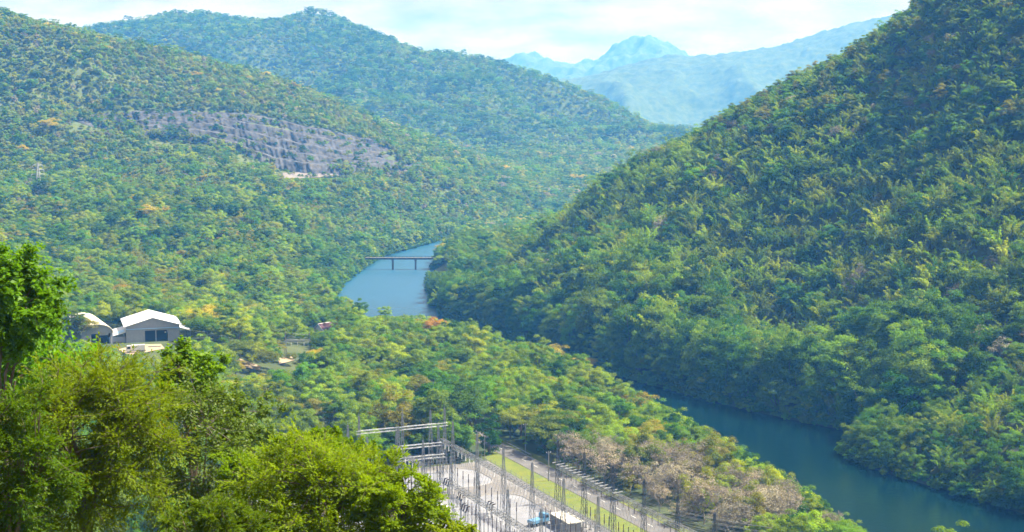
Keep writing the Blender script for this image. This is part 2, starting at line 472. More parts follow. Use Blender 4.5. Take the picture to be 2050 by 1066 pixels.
def axis(segs):
    out = [segs[0][0]]
    for a, b, s in segs:
        n = max(1, int(round((b - a) / s))); out += list(np.linspace(a, b, n + 1)[1:])
    return np.array(out)
def sheet(name, xs, ys, fn, m, label, masks=None):
    X, Y = np.meshgrid(xs, ys); Z = fn(X, Y)
    V = np.stack([X, Y, Z], -1).reshape(-1, 3); nx, ny = len(xs), len(ys)
    i = np.arange(ny - 1)[:, None] * nx + np.arange(nx - 1)[None]
    Fq = np.stack([i, i + 1, i + nx + 1, i + nx], -1).reshape(-1, 4)
    if masks is None:
        o = link(name, new_mesh(name, V, Fq, m, smooth=True)); tag(o, label, None, None, 'structure')
        return Z
    cx = V[Fq].mean(1)
    lab = masks(cx[:, 0], cx[:, 1], cx[:, 2])
    for k, (nm, mm, lb) in enumerate(zip(name, m, label)):
        Fk = Fq[lab == k]
        u, inv = np.unique(Fk, return_inverse=True)
        o = link(nm, new_mesh(nm, V[u], inv.reshape(-1, 4), mm, smooth=True)); tag(o, lb, None, None, 'structure')
    return Z

M['undergrowth'] = mat('undergrowth', (.085, .10, .03), .95, col2=(.03, .05, .015), scale=.03, detail=10, bump=.6, bscale=.4)
M['dry_slope'] = mat('dry_slope', (.11, .13, .04), .95, col2=(.05, .08, .02), scale=.03, detail=10, bump=.6, bscale=.4)
M['far_woods'] = mat('far_woods', (.07, .10, .03), .95, col2=(.025, .05, .015), scale=.05, detail=12, bump=1.0, bscale=.06)

GX = axis([(-1400, -700, 20), (-700, -260, 9), (-260, 320, 5), (320, 600, 10), (600, 900, 20)])
GY = axis([(-60, 0, 10), (0, 60, 4), (60, 330, 7), (330, 900, 5), (900, 1600, 7), (1600, 2500, 15)])
def region(x, y, z):
    lx = np.interp(y, Lc[:, 1], Lc[:, 0]); rx = np.interp(y, Rc[:, 1], Rc[:, 0])
    mid = (lx + rx) / 2
    r = np.zeros(len(x), int)
    r[(x > mid) & (y > 290) & (y < 1650)] = 2
    r[(x < mid) & (y > 1180)] = 1
    r[y < 280] = 3
    return r
GZ = sheet(['ground', 'hillside', 'hillside', 'slope'], GX, GY, land, [M['undergrowth'], M['dry_slope'], M['undergrowth'], M['undergrowth']],
      ['wooded valley floor around the river and the switchyard', 'dry wooded hillside with the stepped quarry', 'steep wooded hillside above the far bank of the river', 'steep slope below the viewpoint'], region)
def gz(x, y):
    """terrain height by bilinear lookup"""
    x = np.asarray(x, float); y = np.asarray(y, float)
    i = np.clip(np.searchsorted(GX, x) - 1, 0, len(GX) - 2); j = np.clip(np.searchsorted(GY, y) - 1, 0, len(GY) - 2)
    fx = np.clip((x - GX[i]) / (GX[i + 1] - GX[i]), 0, 1); fy = np.clip((y - GY[j]) / (GY[j + 1] - GY[j]), 0, 1)
    return (GZ[j, i] * (1 - fx) + GZ[j, i + 1] * fx) * (1 - fy) + (GZ[j + 1, i] * (1 - fx) + GZ[j + 1, i + 1] * fx) * fy
MX = axis([(-1700, 1000, 18)]); MY = axis([(2050, 3900, 18)])
MZ = sheet('mountain', MX, MY, mid_h, M['far_woods'], 'wooded mountain closing the valley')
def mz(x, y):
    i = np.clip(((np.asarray(x) - MX[0]) / (MX[1] - MX[0])).astype(int), 0, len(MX) - 2); j = np.clip(((np.asarray(y) - MY[0]) / (MY[1] - MY[0])).astype(int), 0, len(MY) - 2)
    fx = (x - MX[i]) / (MX[1] - MX[0]); fy = (y - MY[j]) / (MY[1] - MY[0])
    return (MZ[j, i] * (1 - fx) + MZ[j, i + 1] * fx) * (1 - fy) + (MZ[j + 1, i] * (1 - fx) + MZ[j + 1, i + 1] * fx) * fy
sheet('mountain', axis([(-1200, 2300, 13)]), axis([(4100, 4900, 18), (4900, 5500, 13), (5500, 6200, 50)]), fa_h, M['far_woods'], 'hazy blue mountain ridge far up the valley')
sheet('mountain', axis([(-1000, 300, 20), (300, 1100, 10), (1100, 2300, 20)]), axis([(6600, 7200, 30), (7200, 7800, 12), (7800, 8500, 60)]), fb_h, M['far_woods'], 'palest mountain with a jagged peak on the skyline')
plain = new_mesh('plain', [(-5000, -400, -4.6), (5000, -400, -4.6), (5000, 9600, -4.6), (-5000, 9600, -4.6)], [(0, 1, 2, 3)], M['far_woods'])
tag(link('plain', plain), 'low ground running on beyond the hills', None, None, 'structure')

# water
def water_mat():
    m = bpy.data.materials.new('river_water'); m.use_nodes = True
    t = m.node_tree; b = t.nodes['Principled BSDF']
    b.inputs['Base Color'].default_value = (.0015, .020, .038, 1)
    b.inputs['Roughness'].default_value = .12
    b.inputs['IOR'].default_value = 1.4
    tc = t.nodes.new('ShaderNodeTexCoord')
    mp = t.nodes.new('ShaderNodeMapping'); mp.inputs['Scale'].default_value = (.35, 1.0, 1); mp.inputs['Rotation'].default_value = (0, 0, R(12))
    t.links.new(tc.outputs['Object'], mp.inputs[0])
    n = t.nodes.new('ShaderNodeTexNoise'); n.inputs['Scale'].default_value = .8; n.inputs['Detail'].default_value = 5
    t.links.new(mp.outputs[0], n.inputs['Vector'])
    n3 = t.nodes.new('ShaderNodeTexNoise'); n3.inputs['Scale'].default_value = .02; n3.inputs['Detail'].default_value = 3
    t.links.new(tc.outputs['Object'], n3.inputs['Vector'])
    mr = t.nodes.new('ShaderNodeMapRange'); mr.inputs['From Min'].default_value = .35; mr.inputs['From Max'].default_value = .65
    mr.inputs['To Min'].default_value = .10; mr.inputs['To Max'].default_value = .22
    t.links.new(n3.outputs['Fac'], mr.inputs['Value'])
    bp = t.nodes.new('ShaderNodeBump'); bp.inputs['Distance'].default_value = .5
    # the open upper reach is ruffled by the wind, the lower one lies in the lee of the hill
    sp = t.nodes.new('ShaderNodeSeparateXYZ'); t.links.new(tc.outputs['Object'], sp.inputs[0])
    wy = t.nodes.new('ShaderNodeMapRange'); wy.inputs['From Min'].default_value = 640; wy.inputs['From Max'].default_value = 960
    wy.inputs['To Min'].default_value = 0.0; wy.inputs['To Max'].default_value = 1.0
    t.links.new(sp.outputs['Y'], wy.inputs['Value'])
    ws = t.nodes.new('ShaderNodeMath'); ws.operation = 'MULTIPLY_ADD'; ws.inputs[1].default_value = .75
    t.links.new(wy.outputs[0], ws.inputs[0]); t.links.new(mr.outputs[0], ws.inputs[2])
    wr_ = t.nodes.new('ShaderNodeMath'); wr_.operation = 'MULTIPLY_ADD'; wr_.inputs[1].default_value = .22; wr_.inputs[2].default_value = .10
    t.links.new(wy.outputs[0], wr_.inputs[0]); t.links.new(wr_.outputs[0], b.inputs['Roughness'])
    t.links.new(ws.outputs[0], bp.inputs['Strength'])
    sky_tint = t.nodes.new('ShaderNodeMix'); sky_tint.data_type = 'RGBA'                # sky reflection on the upper reach, put into the base colour
    sky_tint.inputs['A'].default_value = (.0015, .013, .017, 1); sky_tint.inputs['B'].default_value = (.014, .078, .145, 1)
    t.links.new(wy.outputs[0], sky_tint.inputs['Factor']); t.links.new(sky_tint.outputs['Result'], b.inputs['Base Color'])
    t.links.new(n.outputs['Fac'], bp.inputs['Height']); t.links.new(bp.outputs[0], b.inputs['Normal'])
    return m
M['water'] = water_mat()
ext = 9.0
Wv = []; NA = 5
for i in range(NB):
    a, b = Lc[i], Rc[i]; u = (b - a) / np.hypot(*(b - a)); a = a - u * ext; b = b + u * ext
    for k in range(NA): p = a + (b - a) * k / (NA - 1); Wv.append((p[0], p[1], 0))
Wf = [(i * NA + k, i * NA + k + 1, (i + 1) * NA + k + 1, (i + 1) * NA + k) for i in range(NB - 1) for k in range(NA - 1)]
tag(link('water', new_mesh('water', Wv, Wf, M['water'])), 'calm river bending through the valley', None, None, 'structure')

# ------------------------------------------------------------------ plants: leaf cards, trunks, culms
def unit(a): return a / (np.linalg.norm(a, axis=-1, keepdims=True) + 1e-9)
def leaf_quads(C, U, Nn, L, W):
    """diamond leaves: centre, long axis, normal, length, width -> vertices"""
    U = unit(U); S = unit(np.cross(Nn, U))
    L = np.asarray(L)[..., None] * .5 if np.ndim(L) else L * .5
    W = np.asarray(W)[..., None] * .5 if np.ndim(W) else W * .5
    fold = unit(Nn) * W * .35
    return np.stack([C - U * L, C + S * W + fold - U * L * .15, C + U * L, C - S * W + fold - U * L * .15], 1).reshape(-1, 3)
def quads(n): return np.arange(4 * n).reshape(-1, 4)
def rdir(g, n): return unit(g.normal(size=(n, 3)))

def crown_mesh(name, g, m, H, Rr, base, top=1.0, nclump=30, nleaf=60, ls=.55, flat=.75, droop=0.0, rag=.25, low=-0.15):
    """a crown of many leaf clumps spread over an uneven dome; returns mesh and clump centres"""
    cz = base + (H - base) * .45; Rz = (H - base) * .55
    d = rdir(g, nclump * 3); d = d[d[:, 2] > low][:nclump]; n = len(d)
    r = g.uniform(.55, 1.0, n) * (1 + g.normal(size=n) * rag * .5)
    c = np.c_[d[:, 0] * Rr * r, d[:, 1] * Rr * r, cz + d[:, 2] * Rz * r * top]
    cr = g.uniform(.24, .42, n) * Rr
    k = nleaf * n; idx = np.repeat(np.arange(n), nleaf)
    o = rdir(g, k); o[:, 2] = np.abs(o[:, 2]) * .9 - .25 * g.random(k)
    rr = g.uniform(.45, 1.05, k) * cr[idx]
    P = c[idx] + o * rr[:, None] * np.array([1, 1, flat])
    nn = unit(o * .85 + np.array([0.12, 0, .85]) + rdir(g, k) * .6)
    U = np.cross(nn, rdir(g, k)); U[:, 2] -= droop
    s = ls * g.uniform(.6, 1.25, k)
    V = leaf_quads(P, U, nn, s * 1.25, s * .8)
    return new_mesh(name, V, quads(k), m), c

def trunk_mesh(name, g, m, H, base, clumps, r0=.28, n=8, k=5):
    b = MB(); lean = g.normal(size=2) * .4
    top = (lean[0], lean[1], base + (H - base) * .5)
    b.tube([(0, 0, -1.0), (lean[0] * .3, lean[1] * .3, base * .5), (lean[0] * .7, lean[1] * .7, base), top], [r0 * 1.25, r0, r0 * .75, r0 * .3], k)
    for c in clumps[:n]:
        q = base * g.uniform(.7, 1.1)
        s = (lean[0] * .6, lean[1] * .6, q)
        mdl = (c[0] * .5, c[1] * .5, q + (c[2] - q) * .45)
        b.tube([s, mdl, tuple(c)], [r0 * .5, r0 * .32, r0 * .1], 4)
    return b.mesh(name, m)

def bamboo_mesh(name, g, m, H, nc=14, spread=6.0, nl=150, ll=.62, lw=.22, kr=.85):
    Vs = []; culms = []
    for i in range(nc):
        a = g.uniform(0, 2 * math.pi); out = g.uniform(.3, 1.1) * spread; h = H * g.uniform(.6, 1.0)
        a0 = g.uniform(0, 6.28); b0 = np.array([math.cos(a0), math.sin(a0), 0]) * g.uniform(0, .8)
        t = np.linspace(0, 1, 9)[:, None]
        dirv = np.array([math.cos(a), math.sin(a), 0])
        pts = b0 + dirv * out * t ** 1.9 + np.array([0, 0, 1]) * (h * (1.38 * t - .50 * t ** 2.6))
        culms.append(pts)
        u = g.uniform(.22, 1.0, nl) ** .85
        x = np.stack([np.interp(u, t[:, 0], pts[:, j]) for j in range(3)], 1)
        tg = unit(np.stack([np.interp(np.minimum(u + .06, 1), t[:, 0], pts[:, j]) - np.interp(u - .06, t[:, 0], pts[:, j]) for j in range(3)], 1))
        o = rdir(g, nl); o = unit(o - tg * (o * tg).sum(1, keepdims=True))
        w = kr * (1.2 - .95 * np.abs(u - .5) / .5)
        P = x + o * (w * g.uniform(.1, 1, nl))[:, None] - np.array([0, 0, .25]) * w[:, None]
        U = tg * .45 + o * .8 - np.array([0, 0, .6])
        nn = unit(np.array([.1, 0, .9]) + rdir(g, nl) * .5 + o * .4)
        Vs.append(leaf_quads(P, U, nn, ll * g.uniform(.7, 1.3, nl), lw * g.uniform(.8, 1.3, nl)))
    V = np.vstack(Vs)
    return new_mesh(name, V, quads(len(V) // 4), m), culms
def culm_mesh(name, culms, m):
    b = MB()
    for p in culms: b.tube([tuple(q) for q in p[::2]], [.09, .08, .065, .045, .025], 3)
    return b.mesh(name, m)

def bare_mesh(name, g, m, H, Rr, lv=4, twig=.10):
    b = MB()
    def grow(p, d, L, r, l):
        q = p + d * L
        mid = p + d * L * .5 + rdir(g, 1)[0] * L * .07
        b.tube([tuple(p), tuple(mid), tuple(q)], [r, r * .8, r * .6], 4 if l > 2 else 3)
        if l == 0: return
        for i in range(3 if l > 1 else 4):
            nd = unit(d * .75 + rdir(g, 1)[0] * .75 + np.array([0, 0, .18]))
            grow(q if i else mid, nd, L * g.uniform(.62, .85), max(r * .58, twig * .35), l - 1)
    grow(np.array([0, 0, -.5]), unit(np.array([g.normal() * .08, g.normal() * .08, 1])), H * .33, .22, lv)
    return b.mesh(name, m)

# leaf colours
T = {}
T['dark'] = leaf_mat('dark_green_leaves', (.030, .094, .005), (.072, .158, .007), .38, .02, .3)
T['mid'] = leaf_mat('mid_green_leaves', (.072, .168, .004), (.152, .248, .006), .44, .025, .3)
T['light'] = leaf_mat('yellow_green_leaves', (.150, .245, .003), (.245, .310, .006), .48, .02, .28)
T['olive'] = leaf_mat('olive_leaves', (.13, .165, .010), (.23, .235, .018), .40, .03, .3)
T['bamboo'] = leaf_mat('bamboo_leaves', (.165, .280, .003), (.285, .365, .006), .48, .025, .3)
T['yellow'] = leaf_mat('yellow_blossom', (.20, .20, .010), (.52, .38, .010), .35, .012, .2)
T['orange'] = leaf_mat('rusty_orange_leaves', (.15, .14, .014), (.36, .20, .015), .35, .012, .2)
T['brown'] = leaf_mat('dry_brown_leaves', (.215, .19, .145), (.325, .285, .215), .3, .02, .25)
T['dryslope'] = leaf_mat('dry_forest_leaves', (.135, .205, .020), (.255, .305, .040), .38, .035, .3)

def tree_variant(kind, tone, seed, far=False):
    g = np.random.default_rng(seed)
    if kind == 'round':   H, Rr, base, a = 12.5, 4.9, 1.8, dict(flat=.95, rag=.4, low=-.4, nclump=36, nleaf=150, ls=.37)
    elif kind == 'spread': H, Rr, base, a = 11, 6.0, 3.2, dict(nclump=36, nleaf=150, ls=.37, flat=.62, top=.95, low=-.15, rag=.4)
    elif kind == 'tall':  H, Rr, base, a = 16, 4.6, 4.0, dict(nclump=38, nleaf=150, ls=.37)
    elif kind == 'draped': H, Rr, base, a = 15, 4.4, 0.3, dict(nclump=48, nleaf=140, ls=.37, low=-.9, droop=.9, flat=1.1)
    elif kind == 'wispy': H, Rr, base, a = 9, 2.5, 1.5, dict(nclump=20, nleaf=50, ls=.4)
    elif kind == 'small': H, Rr, base, a = 8, 3.6, 1.5, dict(nclump=24, nleaf=120, ls=.36)
    if far: a = dict(a); a['nclump'] = 20; a['nleaf'] = 46; a['ls'] = .72
    me, c = crown_mesh('crown', g, T[tone], H, Rr, base, **a)
    tm = trunk_mesh('trunk', g, M['bark'], H, base, c)
    return me, tm, H, Rr
VAR = {}
sd = 100
for kind in ('round', 'spread', 'tall', 'draped', 'small'):
    for tone in ('dark', 'mid', 'light', 'olive'):
        sd += 1; VAR[kind, tone] = tree_variant(kind, tone, sd)
for tone in ('yellow', 'orange'):
    sd += 1; VAR['spread', tone] = tree_variant('spread', tone, sd)
for i, tone in enumerate(('bamboo', 'light', 'mid')):
    me, cu = bamboo_mesh('foliage', np.random.default_rng(300 + i), T[tone], 13)
    VAR['bamboo', i] = (me, culm_mesh('culms', cu, M['culm']), 13, 4)
for i in range(3):
    g = np.random.default_rng(400 + i)
    bm_ = bare_mesh('branches', g, M['pale_bark'], 11, 4, 6, .10)
    dl, _ = crown_mesh('dry_leaves', g, T['brown'], 11, 4.6, 2.5, nclump=38, nleaf=40, ls=.30)
    VAR['bare', i] = (dl, bm_, 11, 4.4)

# far variants for the stuff: crown and trunk of one plant in one light mesh
def far_joined(name, kind, tone, seed):
    me, tm, H, Rr = tree_variant(kind, tone, seed, far=True)
    return me
FAR = {}
for kind in ('round', 'spread', 'tall', 'small', 'wispy'):
    for tone in ('dark', 'mid', 'light', 'olive', 'dryslope', 'brown'):
        sd += 1; FAR[kind, tone] = far_joined('tree', kind, tone, sd)
for tone in ('yellow', 'orange'):
    sd += 1; FAR['spread', tone] = far_joined('tree', 'spread', tone, sd)

# ------------------------------------------------------------------ where the plants stand
def jgrid(x0, x1, y0, y1, sp, g):
    xs = np.arange(x0, x1, sp); ys = np.arange(y0, y1, sp * .87)
    X, Y = np.meshgrid(xs, ys); X = X + (np.arange(len(ys))[:, None] % 2) * sp * .5
    X = X + g.uniform(-.36, .36, X.shape) * sp; Y = Y + g.uniform(-.36, .36, X.shape) * sp
    return X.ravel(), Y.ravel()
KEEPOUT = []                                  # circles (x, y, r) kept free of trees: buildings, paths, single trees
def clear_of(x, y):
    ok = river_dist(x, y) > 0.3
    s, t = yard_st(x, y)
    road = (t > 18) & (t < 38.5) & (s > -140) & (s < 100)
    yardm = (s > -60) & (s < 100) & (t > -75) & (t <= 19)
    back = (t > 36.5) & (t < 39.5) & (s > -60) & (s < 100)
    ok &= ~(road | yardm | back)
    for cx, cy_, r in KEEPOUT: ok &= (x - cx) ** 2 + (y - cy_) ** 2 > r * r
    return ok
def hidden(x, y, z, h, fn, ymax=1e9, slack=5.0):
    """is the top of a plant behind terrain (with some canopy) as seen from the viewpoint"""
    hid = np.zeros(len(x), bool)
    for f in np.linspace(.25, .97, 60):
        zz = CAMZ + (z + h + slack - CAMZ) * f
        hid |= (fn(x * f, y * f) > zz) & (y * (1 - f) > 25)
    return hid
def inframe(x, y, z, m=260, h=8):
    px, py = project(np.stack([x, y, z + h], -1))
    return (px > -m) & (px < 2050 + m) & (py < 1066 + m) & (py > -m - 200)

KEEPOUT += [(-163, 612, 24), (-190, 622, 14), (-150, 590, 13), (-100, 729, 9), (-104, 652, 6), (-155, 585, 10), (-128, 590, 10)]
g = np.random.default_rng(21)
Pl = []                                       # x, y, z, kind, tone, scale
def put(x, y, kind, tone, sc, z=None):
    Pl.append((x, y, float(gz(x, y)) if z is None else z, kind, tone, sc))
def choose(g, opts):
    ks = list(opts); p = np.maximum([opts[k] for k in ks], 0.0)
    return ks[g.choice(len(ks), p=p / p.sum())]
def scatter(x0, x1, y0, y1, sp, test, opts, sc=(.75, 1.2), cluster=None):
    x, y = jgrid(x0, x1, y0, y1, sp, g)
    ok = test(x, y) & clear_of(x, y); x, y = x[ok], y[ok]; z = gz(x, y)
    ok = inframe(x, y, z); x, y, z = x[ok], y[ok], z[ok]
    ok = ~hidden(x, y, z, 11, gz); x, y, z = x[ok], y[ok], z[ok]
    cl = fbm(x / 70, y / 70, 3, 33); rd = river_dist(x, y)
    for i in range(len(x)):
        q = .7 if (x[i] > 106 and y[i] < 512) else 1.45 if (right_of(x[i], y[i]) and 7 < rd[i] < 45 and y[i] < 850) else float(1 - .34 * sstep(60, 125, z[i])) if (right_of(x[i], y[i]) and y[i] < 1000) else 1.0
        o = opts(x[i], y[i], z[i], cl[i], rd[i]) if callable(opts) else opts
        k, t = choose(g, o)
        Pl.append((x[i], y[i], z[i], k, t, g.uniform(*sc) * q))
lxi = lambda y: np.interp(y, Lc[:, 1], Lc[:, 0]); rxi = lambda y: np.interp(y, Rc[:, 1], Rc[:, 0])
left_of = lambda x, y: x < (lxi(y) + rxi(y)) / 2
right_of = lambda x, y: ~left_of(x, y)

# the tongue of land between switchyard, river and warehouses
def op_tongue(x, y, z, c, d):
    s, t = yard_st(x, y)
    o = {('round', 'mid'): 2.6, ('round', 'light'): 2.4, ('spread', 'light'): .5, ('spread', 'mid'): .5, ('tall', 'light'): .8, ('round', 'dark'): .9 - c, ('spread', 'olive'): .9, ('small', 'light'): .8, ('tall', 'mid'): 1.0, ('spread', 'yellow'): .008}
    if t > 38 and t < 75 and s > -45 and s < 55: o = {('bare', 0): 1.5, ('bare', 1): 1.5, ('bare', 2): 1.5, ('round', 'olive'): 1.2, ('round', 'light'): 1.0}
    return o
scatter(-280, 120, 300, 926, 7.2, lambda x, y: left_of(x, y) & (y < 520 + 1.6 * np.minimum(0, x + 150) + 400), op_tongue, (.6, 1.2))
# far side: bank then the hill face
def op_right(x, y, z, c, d):
    if d < 16: return {('draped', 'mid'): 2, ('draped', 'dark'): 1.6, ('round', 'mid'): 1.5, ('small', 'light'): 1, ('bamboo', 0): .8}
    if d < 45: return {('draped', 'dark'): .6, ('draped', 'mid'): .8, ('round', 'dark'): .5, ('round', 'mid'): 2, ('bamboo', 0): 2, ('bamboo', 1): 1, ('tall', 'mid'): .6}
    if z > 105: return {('bamboo', 0): 2.5, ('bamboo', 2): 1, ('round', 'mid'): 1.5, ('small', 'mid'): 1.0, ('tall', 'mid'): .6, ('small', 'dark'): .3, ('small', 'olive'): .6, ('tall', 'olive'): .5, ('bare', 1): .25}
    b = 4.6 + 9 * c
    return {('bamboo', 0): b, ('bamboo', 1): b * .5, ('bamboo', 2): b * .5, ('round', 'mid'): 1.2, ('round', 'dark'): .35, ('small', 'mid'): .6, ('small', 'olive'): .3, ('bare', 0): .12}
scatter(-90, 420, 400, 1120, 6.6, lambda x, y: right_of(x, y), op_right, (.8, 1.4))
# left bank and lower left woods
def op_left(x, y, z, c, d):
    if d < 25: return {('draped', 'mid'): 1.5, ('round', 'dark'): 1.6, ('round', 'mid'): 2, ('bamboo', 0): 1.2, ('tall', 'dark'): .6}
    return {('round', 'mid'): 2.4, ('round', 'dark'): 1.5 - 2 * c, ('spread', 'mid'): .6, ('spread', 'olive'): .5, ('tall', 'mid'): .9, ('tall', 'light'): .5, ('round', 'light'): 1.0 + c, ('round', 'olive'): .8, ('small', 'light'): .8, ('tall', 'dark'): .4, ('spread', 'yellow'): .04 + .10 * max(0, -c), ('bare', 0): .15}
scatter(-480, 0, 620, 1180, 7.0, lambda x, y: left_of(x, y) & (y >= 920 + 1.6 * np.minimum(0, x + 150)), op_left, (.6, 1.2))
scatter(-420, -250, 420, 700, 8, lambda x, y: (y < 920 + 1.6 * np.minimum(0, x + 150)) & (x < -280), op_left, (.7, 1.1))
scatter(60, 420, 560, 1000, 4.6, lambda x, y: right_of(x, y) & (g.random(len(x)) < sstep(60, 120, gz(x, y)) * .9), op_right, (.8, 1.35))
def op_bank(x, y, z, c, d):
    return {('draped', 'mid'): 1.6, ('draped', 'dark'): 1.5, ('small', 'mid'): 1.2, ('round', 'mid'): 1.0, ('small', 'light'): .5, ('bamboo', 0): .5}
scatter(-170, 230, 380, 1620, 5.4, lambda x, y: river_dist(x, y) < 15, op_bank, (.5, .95))
NEAR_END = len(Pl)
Q_A = np.array(pt(165, 246, 1385)); 
def quarry_mask(x, y):
    px, py = project(np.stack([x, y, gz(x, y)], -1))
    top = np.interp(px, [150, 165, 300, 420, 520, 640, 740, 830], [240, 232, 226, 226, 236, 262, 288, 322])
    bot = np.interp(px, [150, 165, 240, 380, 480, 540, 600, 700, 830], [244, 250, 268, 283, 308, 336, 352, 352, 345])
    return (px > 190) & (px < 795) & (py > top) & (py < bot - 5) & (y > 1250) & (y < 1700)
def op_hill(x, y, z, c, d):
    lowb = max(0, 1 - (z - 20) / 70)
    return {('wispy', 'dryslope'): 4, ('small', 'dryslope'): 1.6, ('wispy', 'olive'): 1.4, ('wispy', 'mid'): 1.2, ('wispy', 'brown'): .25, ('small', 'mid'): .7 + 2 * lowb, ('round', 'mid'): .2 + 2.6 * lowb, ('round', 'dark'): .15 + 1.2 * lowb - .5 * c, ('round', 'olive'): .8 * lowb, ('round', 'light'): .8 * lowb, ('spread', 'yellow'): .02}
scatter(-760, 60, 1180, 2000, 5.6, lambda x, y: left_of(x, y) & ~quarry_mask(x, y), op_hill, (.7, 1.25))
scatter(-560, -380, 700, 1180, 8, lambda x, y: y >= 920 + 1.6 * np.minimum(0, x + 150), op_hill, (.7, 1.2)) if False else None
def op_far(x, y, z, c, d):
    return {('round', 'mid'): 1.5, ('round', 'dark'): 1, ('round', 'dryslope'): 1.2, ('small', 'light'): .8, ('spread', 'brown'): .15, ('spread', 'yellow'): .06, ('small', 'olive'): .5}
scatter(-60, 520, 1120, 2480, 9, lambda x, y: (right_of(x, y) & (y < 1700)) | (y >= 1700), op_far, (.8, 1.3))
scatter(-420, -60, 1700, 2480, 10, lambda x, y: y > 1700, op_far, (.8, 1.3))
print('plants placed', len(Pl), NEAR_END)

# ------------------------------------------------------------------ stepped quarry face
def hit(px, py):
    for D in np.arange(300, 2400, 2.0):
        P = pt(px, py, D)
        if float(gz(P[0], P[1])) > P[2]: return P[0], P[1], float(gz(P[0], P[1]))
    return None
BENCH = []
def quarry():
    px = np.array([150, 165, 240, 300, 380, 420, 480, 520, 540, 600, 640, 700, 740, 800, 845], float)
    tp = np.interp(px, [150, 165, 300, 420, 520, 640, 740, 845], [240, 233, 226, 225, 234, 259, 286, 326])
    bt = np.interp(px, [150, 165, 240, 380, 480, 540, 600, 700, 845], [243, 249, 268, 283, 306, 334, 350, 352, 345])
    S = np.linspace(0, 1, 330); T_ = np.linspace(0, 1, 96)
    def xyz(p, q, lift):
        out = []
        for a, b in zip(p, q):
            # march along the ray until it meets the hillside
            lo = None
            for D in np.arange(1200, 1800, 4.0):
                P = pt(a, b, D)
                if gz(P[0], P[1]) > P[2]: lo = P; break
            out.append(lo if lo is not None else pt(a, b, 1500))
        return np.array(out)
    k = 60
    pk = np.linspace(150, 845, k)
    tk = np.interp(pk, px, tp); bk = np.interp(pk, px, bt)
    Tp = xyz(pk, tk, 0); Bp = xyz(pk, bk, 0)
    for A in (Tp, Bp):
        for _ in range(2): A[1:-1] = .25 * A[:-2] + .5 * A[1:-1] + .25 * A[2:]
    Tt = np.stack([np.interp(S, np.linspace(0, 1, k), Tp[:, j]) for j in range(3)], 1)
    Bb = np.stack([np.interp(S, np.linspace(0, 1, k), Bp[:, j]) for j in range(3)], 1)
    V = []
    for i, s in enumerate(S):
        a, b = Bb[i], Tt[i]; dz = max(b[2] - a[2], .5)
        nb = 5.0
        wob = fbm(np.array([s * 9]), np.array([2.0]), 3, 41)[0] * .12
        for t in T_:
            u = t * nb + wob * (0 < t < 1); fl = math.floor(u); fr = u - fl
            rise = min(1, fr / .62); run = max(0, (fr - .62) / .38) * .72 + min(1, fr / .62) * .28
            zz = min(max((fl + rise) / nb, 0), 1); hh = min(max((fl + run) / nb, 0), 1)
            V.append((a[0] + (b[0] - a[0]) * hh, a[1] + (b[1] - a[1]) * hh, a[2] + dz * zz, fr, s))
    V = np.array(V)
    P = V[:, :3].copy(); fr = V[:, 3]; s = V[:, 4]
    L_ = np.hypot(Bb[-1, 0] - Bb[0, 0], Bb[-1, 1] - Bb[0, 1])
    # jointed columns on the steep parts
    steep = (fr < .66)
    col = (ridged(s * L_ / 6.0 + P[:, 2] / 30, P[:, 2] / 26 + s * 30, 4, 51) - .5) * 5.0 + fbm(s * L_ / 24, P[:, 2] / 14, 4, 52) * 4.5
    P[:, 1] -= np.where(steep, col, col * .3) + 2.0
    P[:, 0] += fbm(s * L_ / 9, P[:, 2] / 9, 2, 53) * 1.3
    P[:, 2] += fbm(s * L_ / 18, P[:, 1] / 30, 3, 55) * 2.0 + np.where(steep, 0, fbm(s * L_ / 6, P[:, 1] / 6, 3, 54) * 1.8) + .8 + 5 * sstep(.72, .92, s)
    n, m_ = len(S), len(T_)
    i = np.arange(n - 1)[:, None] * m_ + np.arange(m_ - 1)[None]
    Fq = np.stack([i, i + m_, i + m_ + 1, i + 1], -1).reshape(-1, 4)
    M['rock'] = mat('quarry_rock', (.098, .096, .098), .95, col2=(.034, .036, .040), scale=.16, detail=9, bump=.9, bscale=.5)
    tag(link('quarry_face', new_mesh('quarry_face', P, Fq, M['rock'])), 'grey stepped rock face of the quarry cut into the left hill', None, None, 'structure')
    # quarry floor and access track
    b = MB(); tv = []
    for a, c in zip(np.linspace(566, 850, 36), np.interp(np.linspace(566, 850, 36), [566, 600, 700, 850], [349, 349, 343, 338])):
        for dy in (0.0, 6.0, 12.0):
            for D in np.arange(1150, 1800, 3.0):
                Q = pt(a, c + dy, D)
                if gz(Q[0], Q[1]) > Q[2]: break
            tv.append((Q[0], Q[1], float(gz(Q[0], Q[1])) + 1.4))
    f = [(i * 3 + j, i * 3 + j + 1, i * 3 + j + 4, i * 3 + j + 3) for i in range(35) for j in range(2)]
    b.poly(tv, f)
    tag(b.build('track', mat('track_gravel', (.20, .175, .16), .95, noise=.3, scale=.15)), 'pale gravel track along the foot of the quarry', None, None, 'structure')
    gq = np.random.default_rng(61)
    for q in range(230):                                             # bushes that have taken root on the benches
        w = P[gq.integers(0, n) * m_ + gq.choice([15, 16, 17, 34, 35, 36, 53, 54, 55, 72, 73, 74, 90])]
        BENCH.append((w[0], w[1] - 1, w[2], 'small', gq.choice(['mid', 'olive', 'dark']), gq.uniform(.45, 1.1)))
    for q in range(190):                                            # low scrub along the foot of the face
        w = Bb[gq.integers(0, n)]; dx, dy = gq.uniform(-3, 3), gq.uniform(-26, -5)
        BENCH.append((w[0] + dx, w[1] + dy, float(gz(w[0] + dx, w[1] + dy)), 'small', gq.choice(['mid', 'olive', 'dark']), gq.uniform(.3, .6)))
quarry()

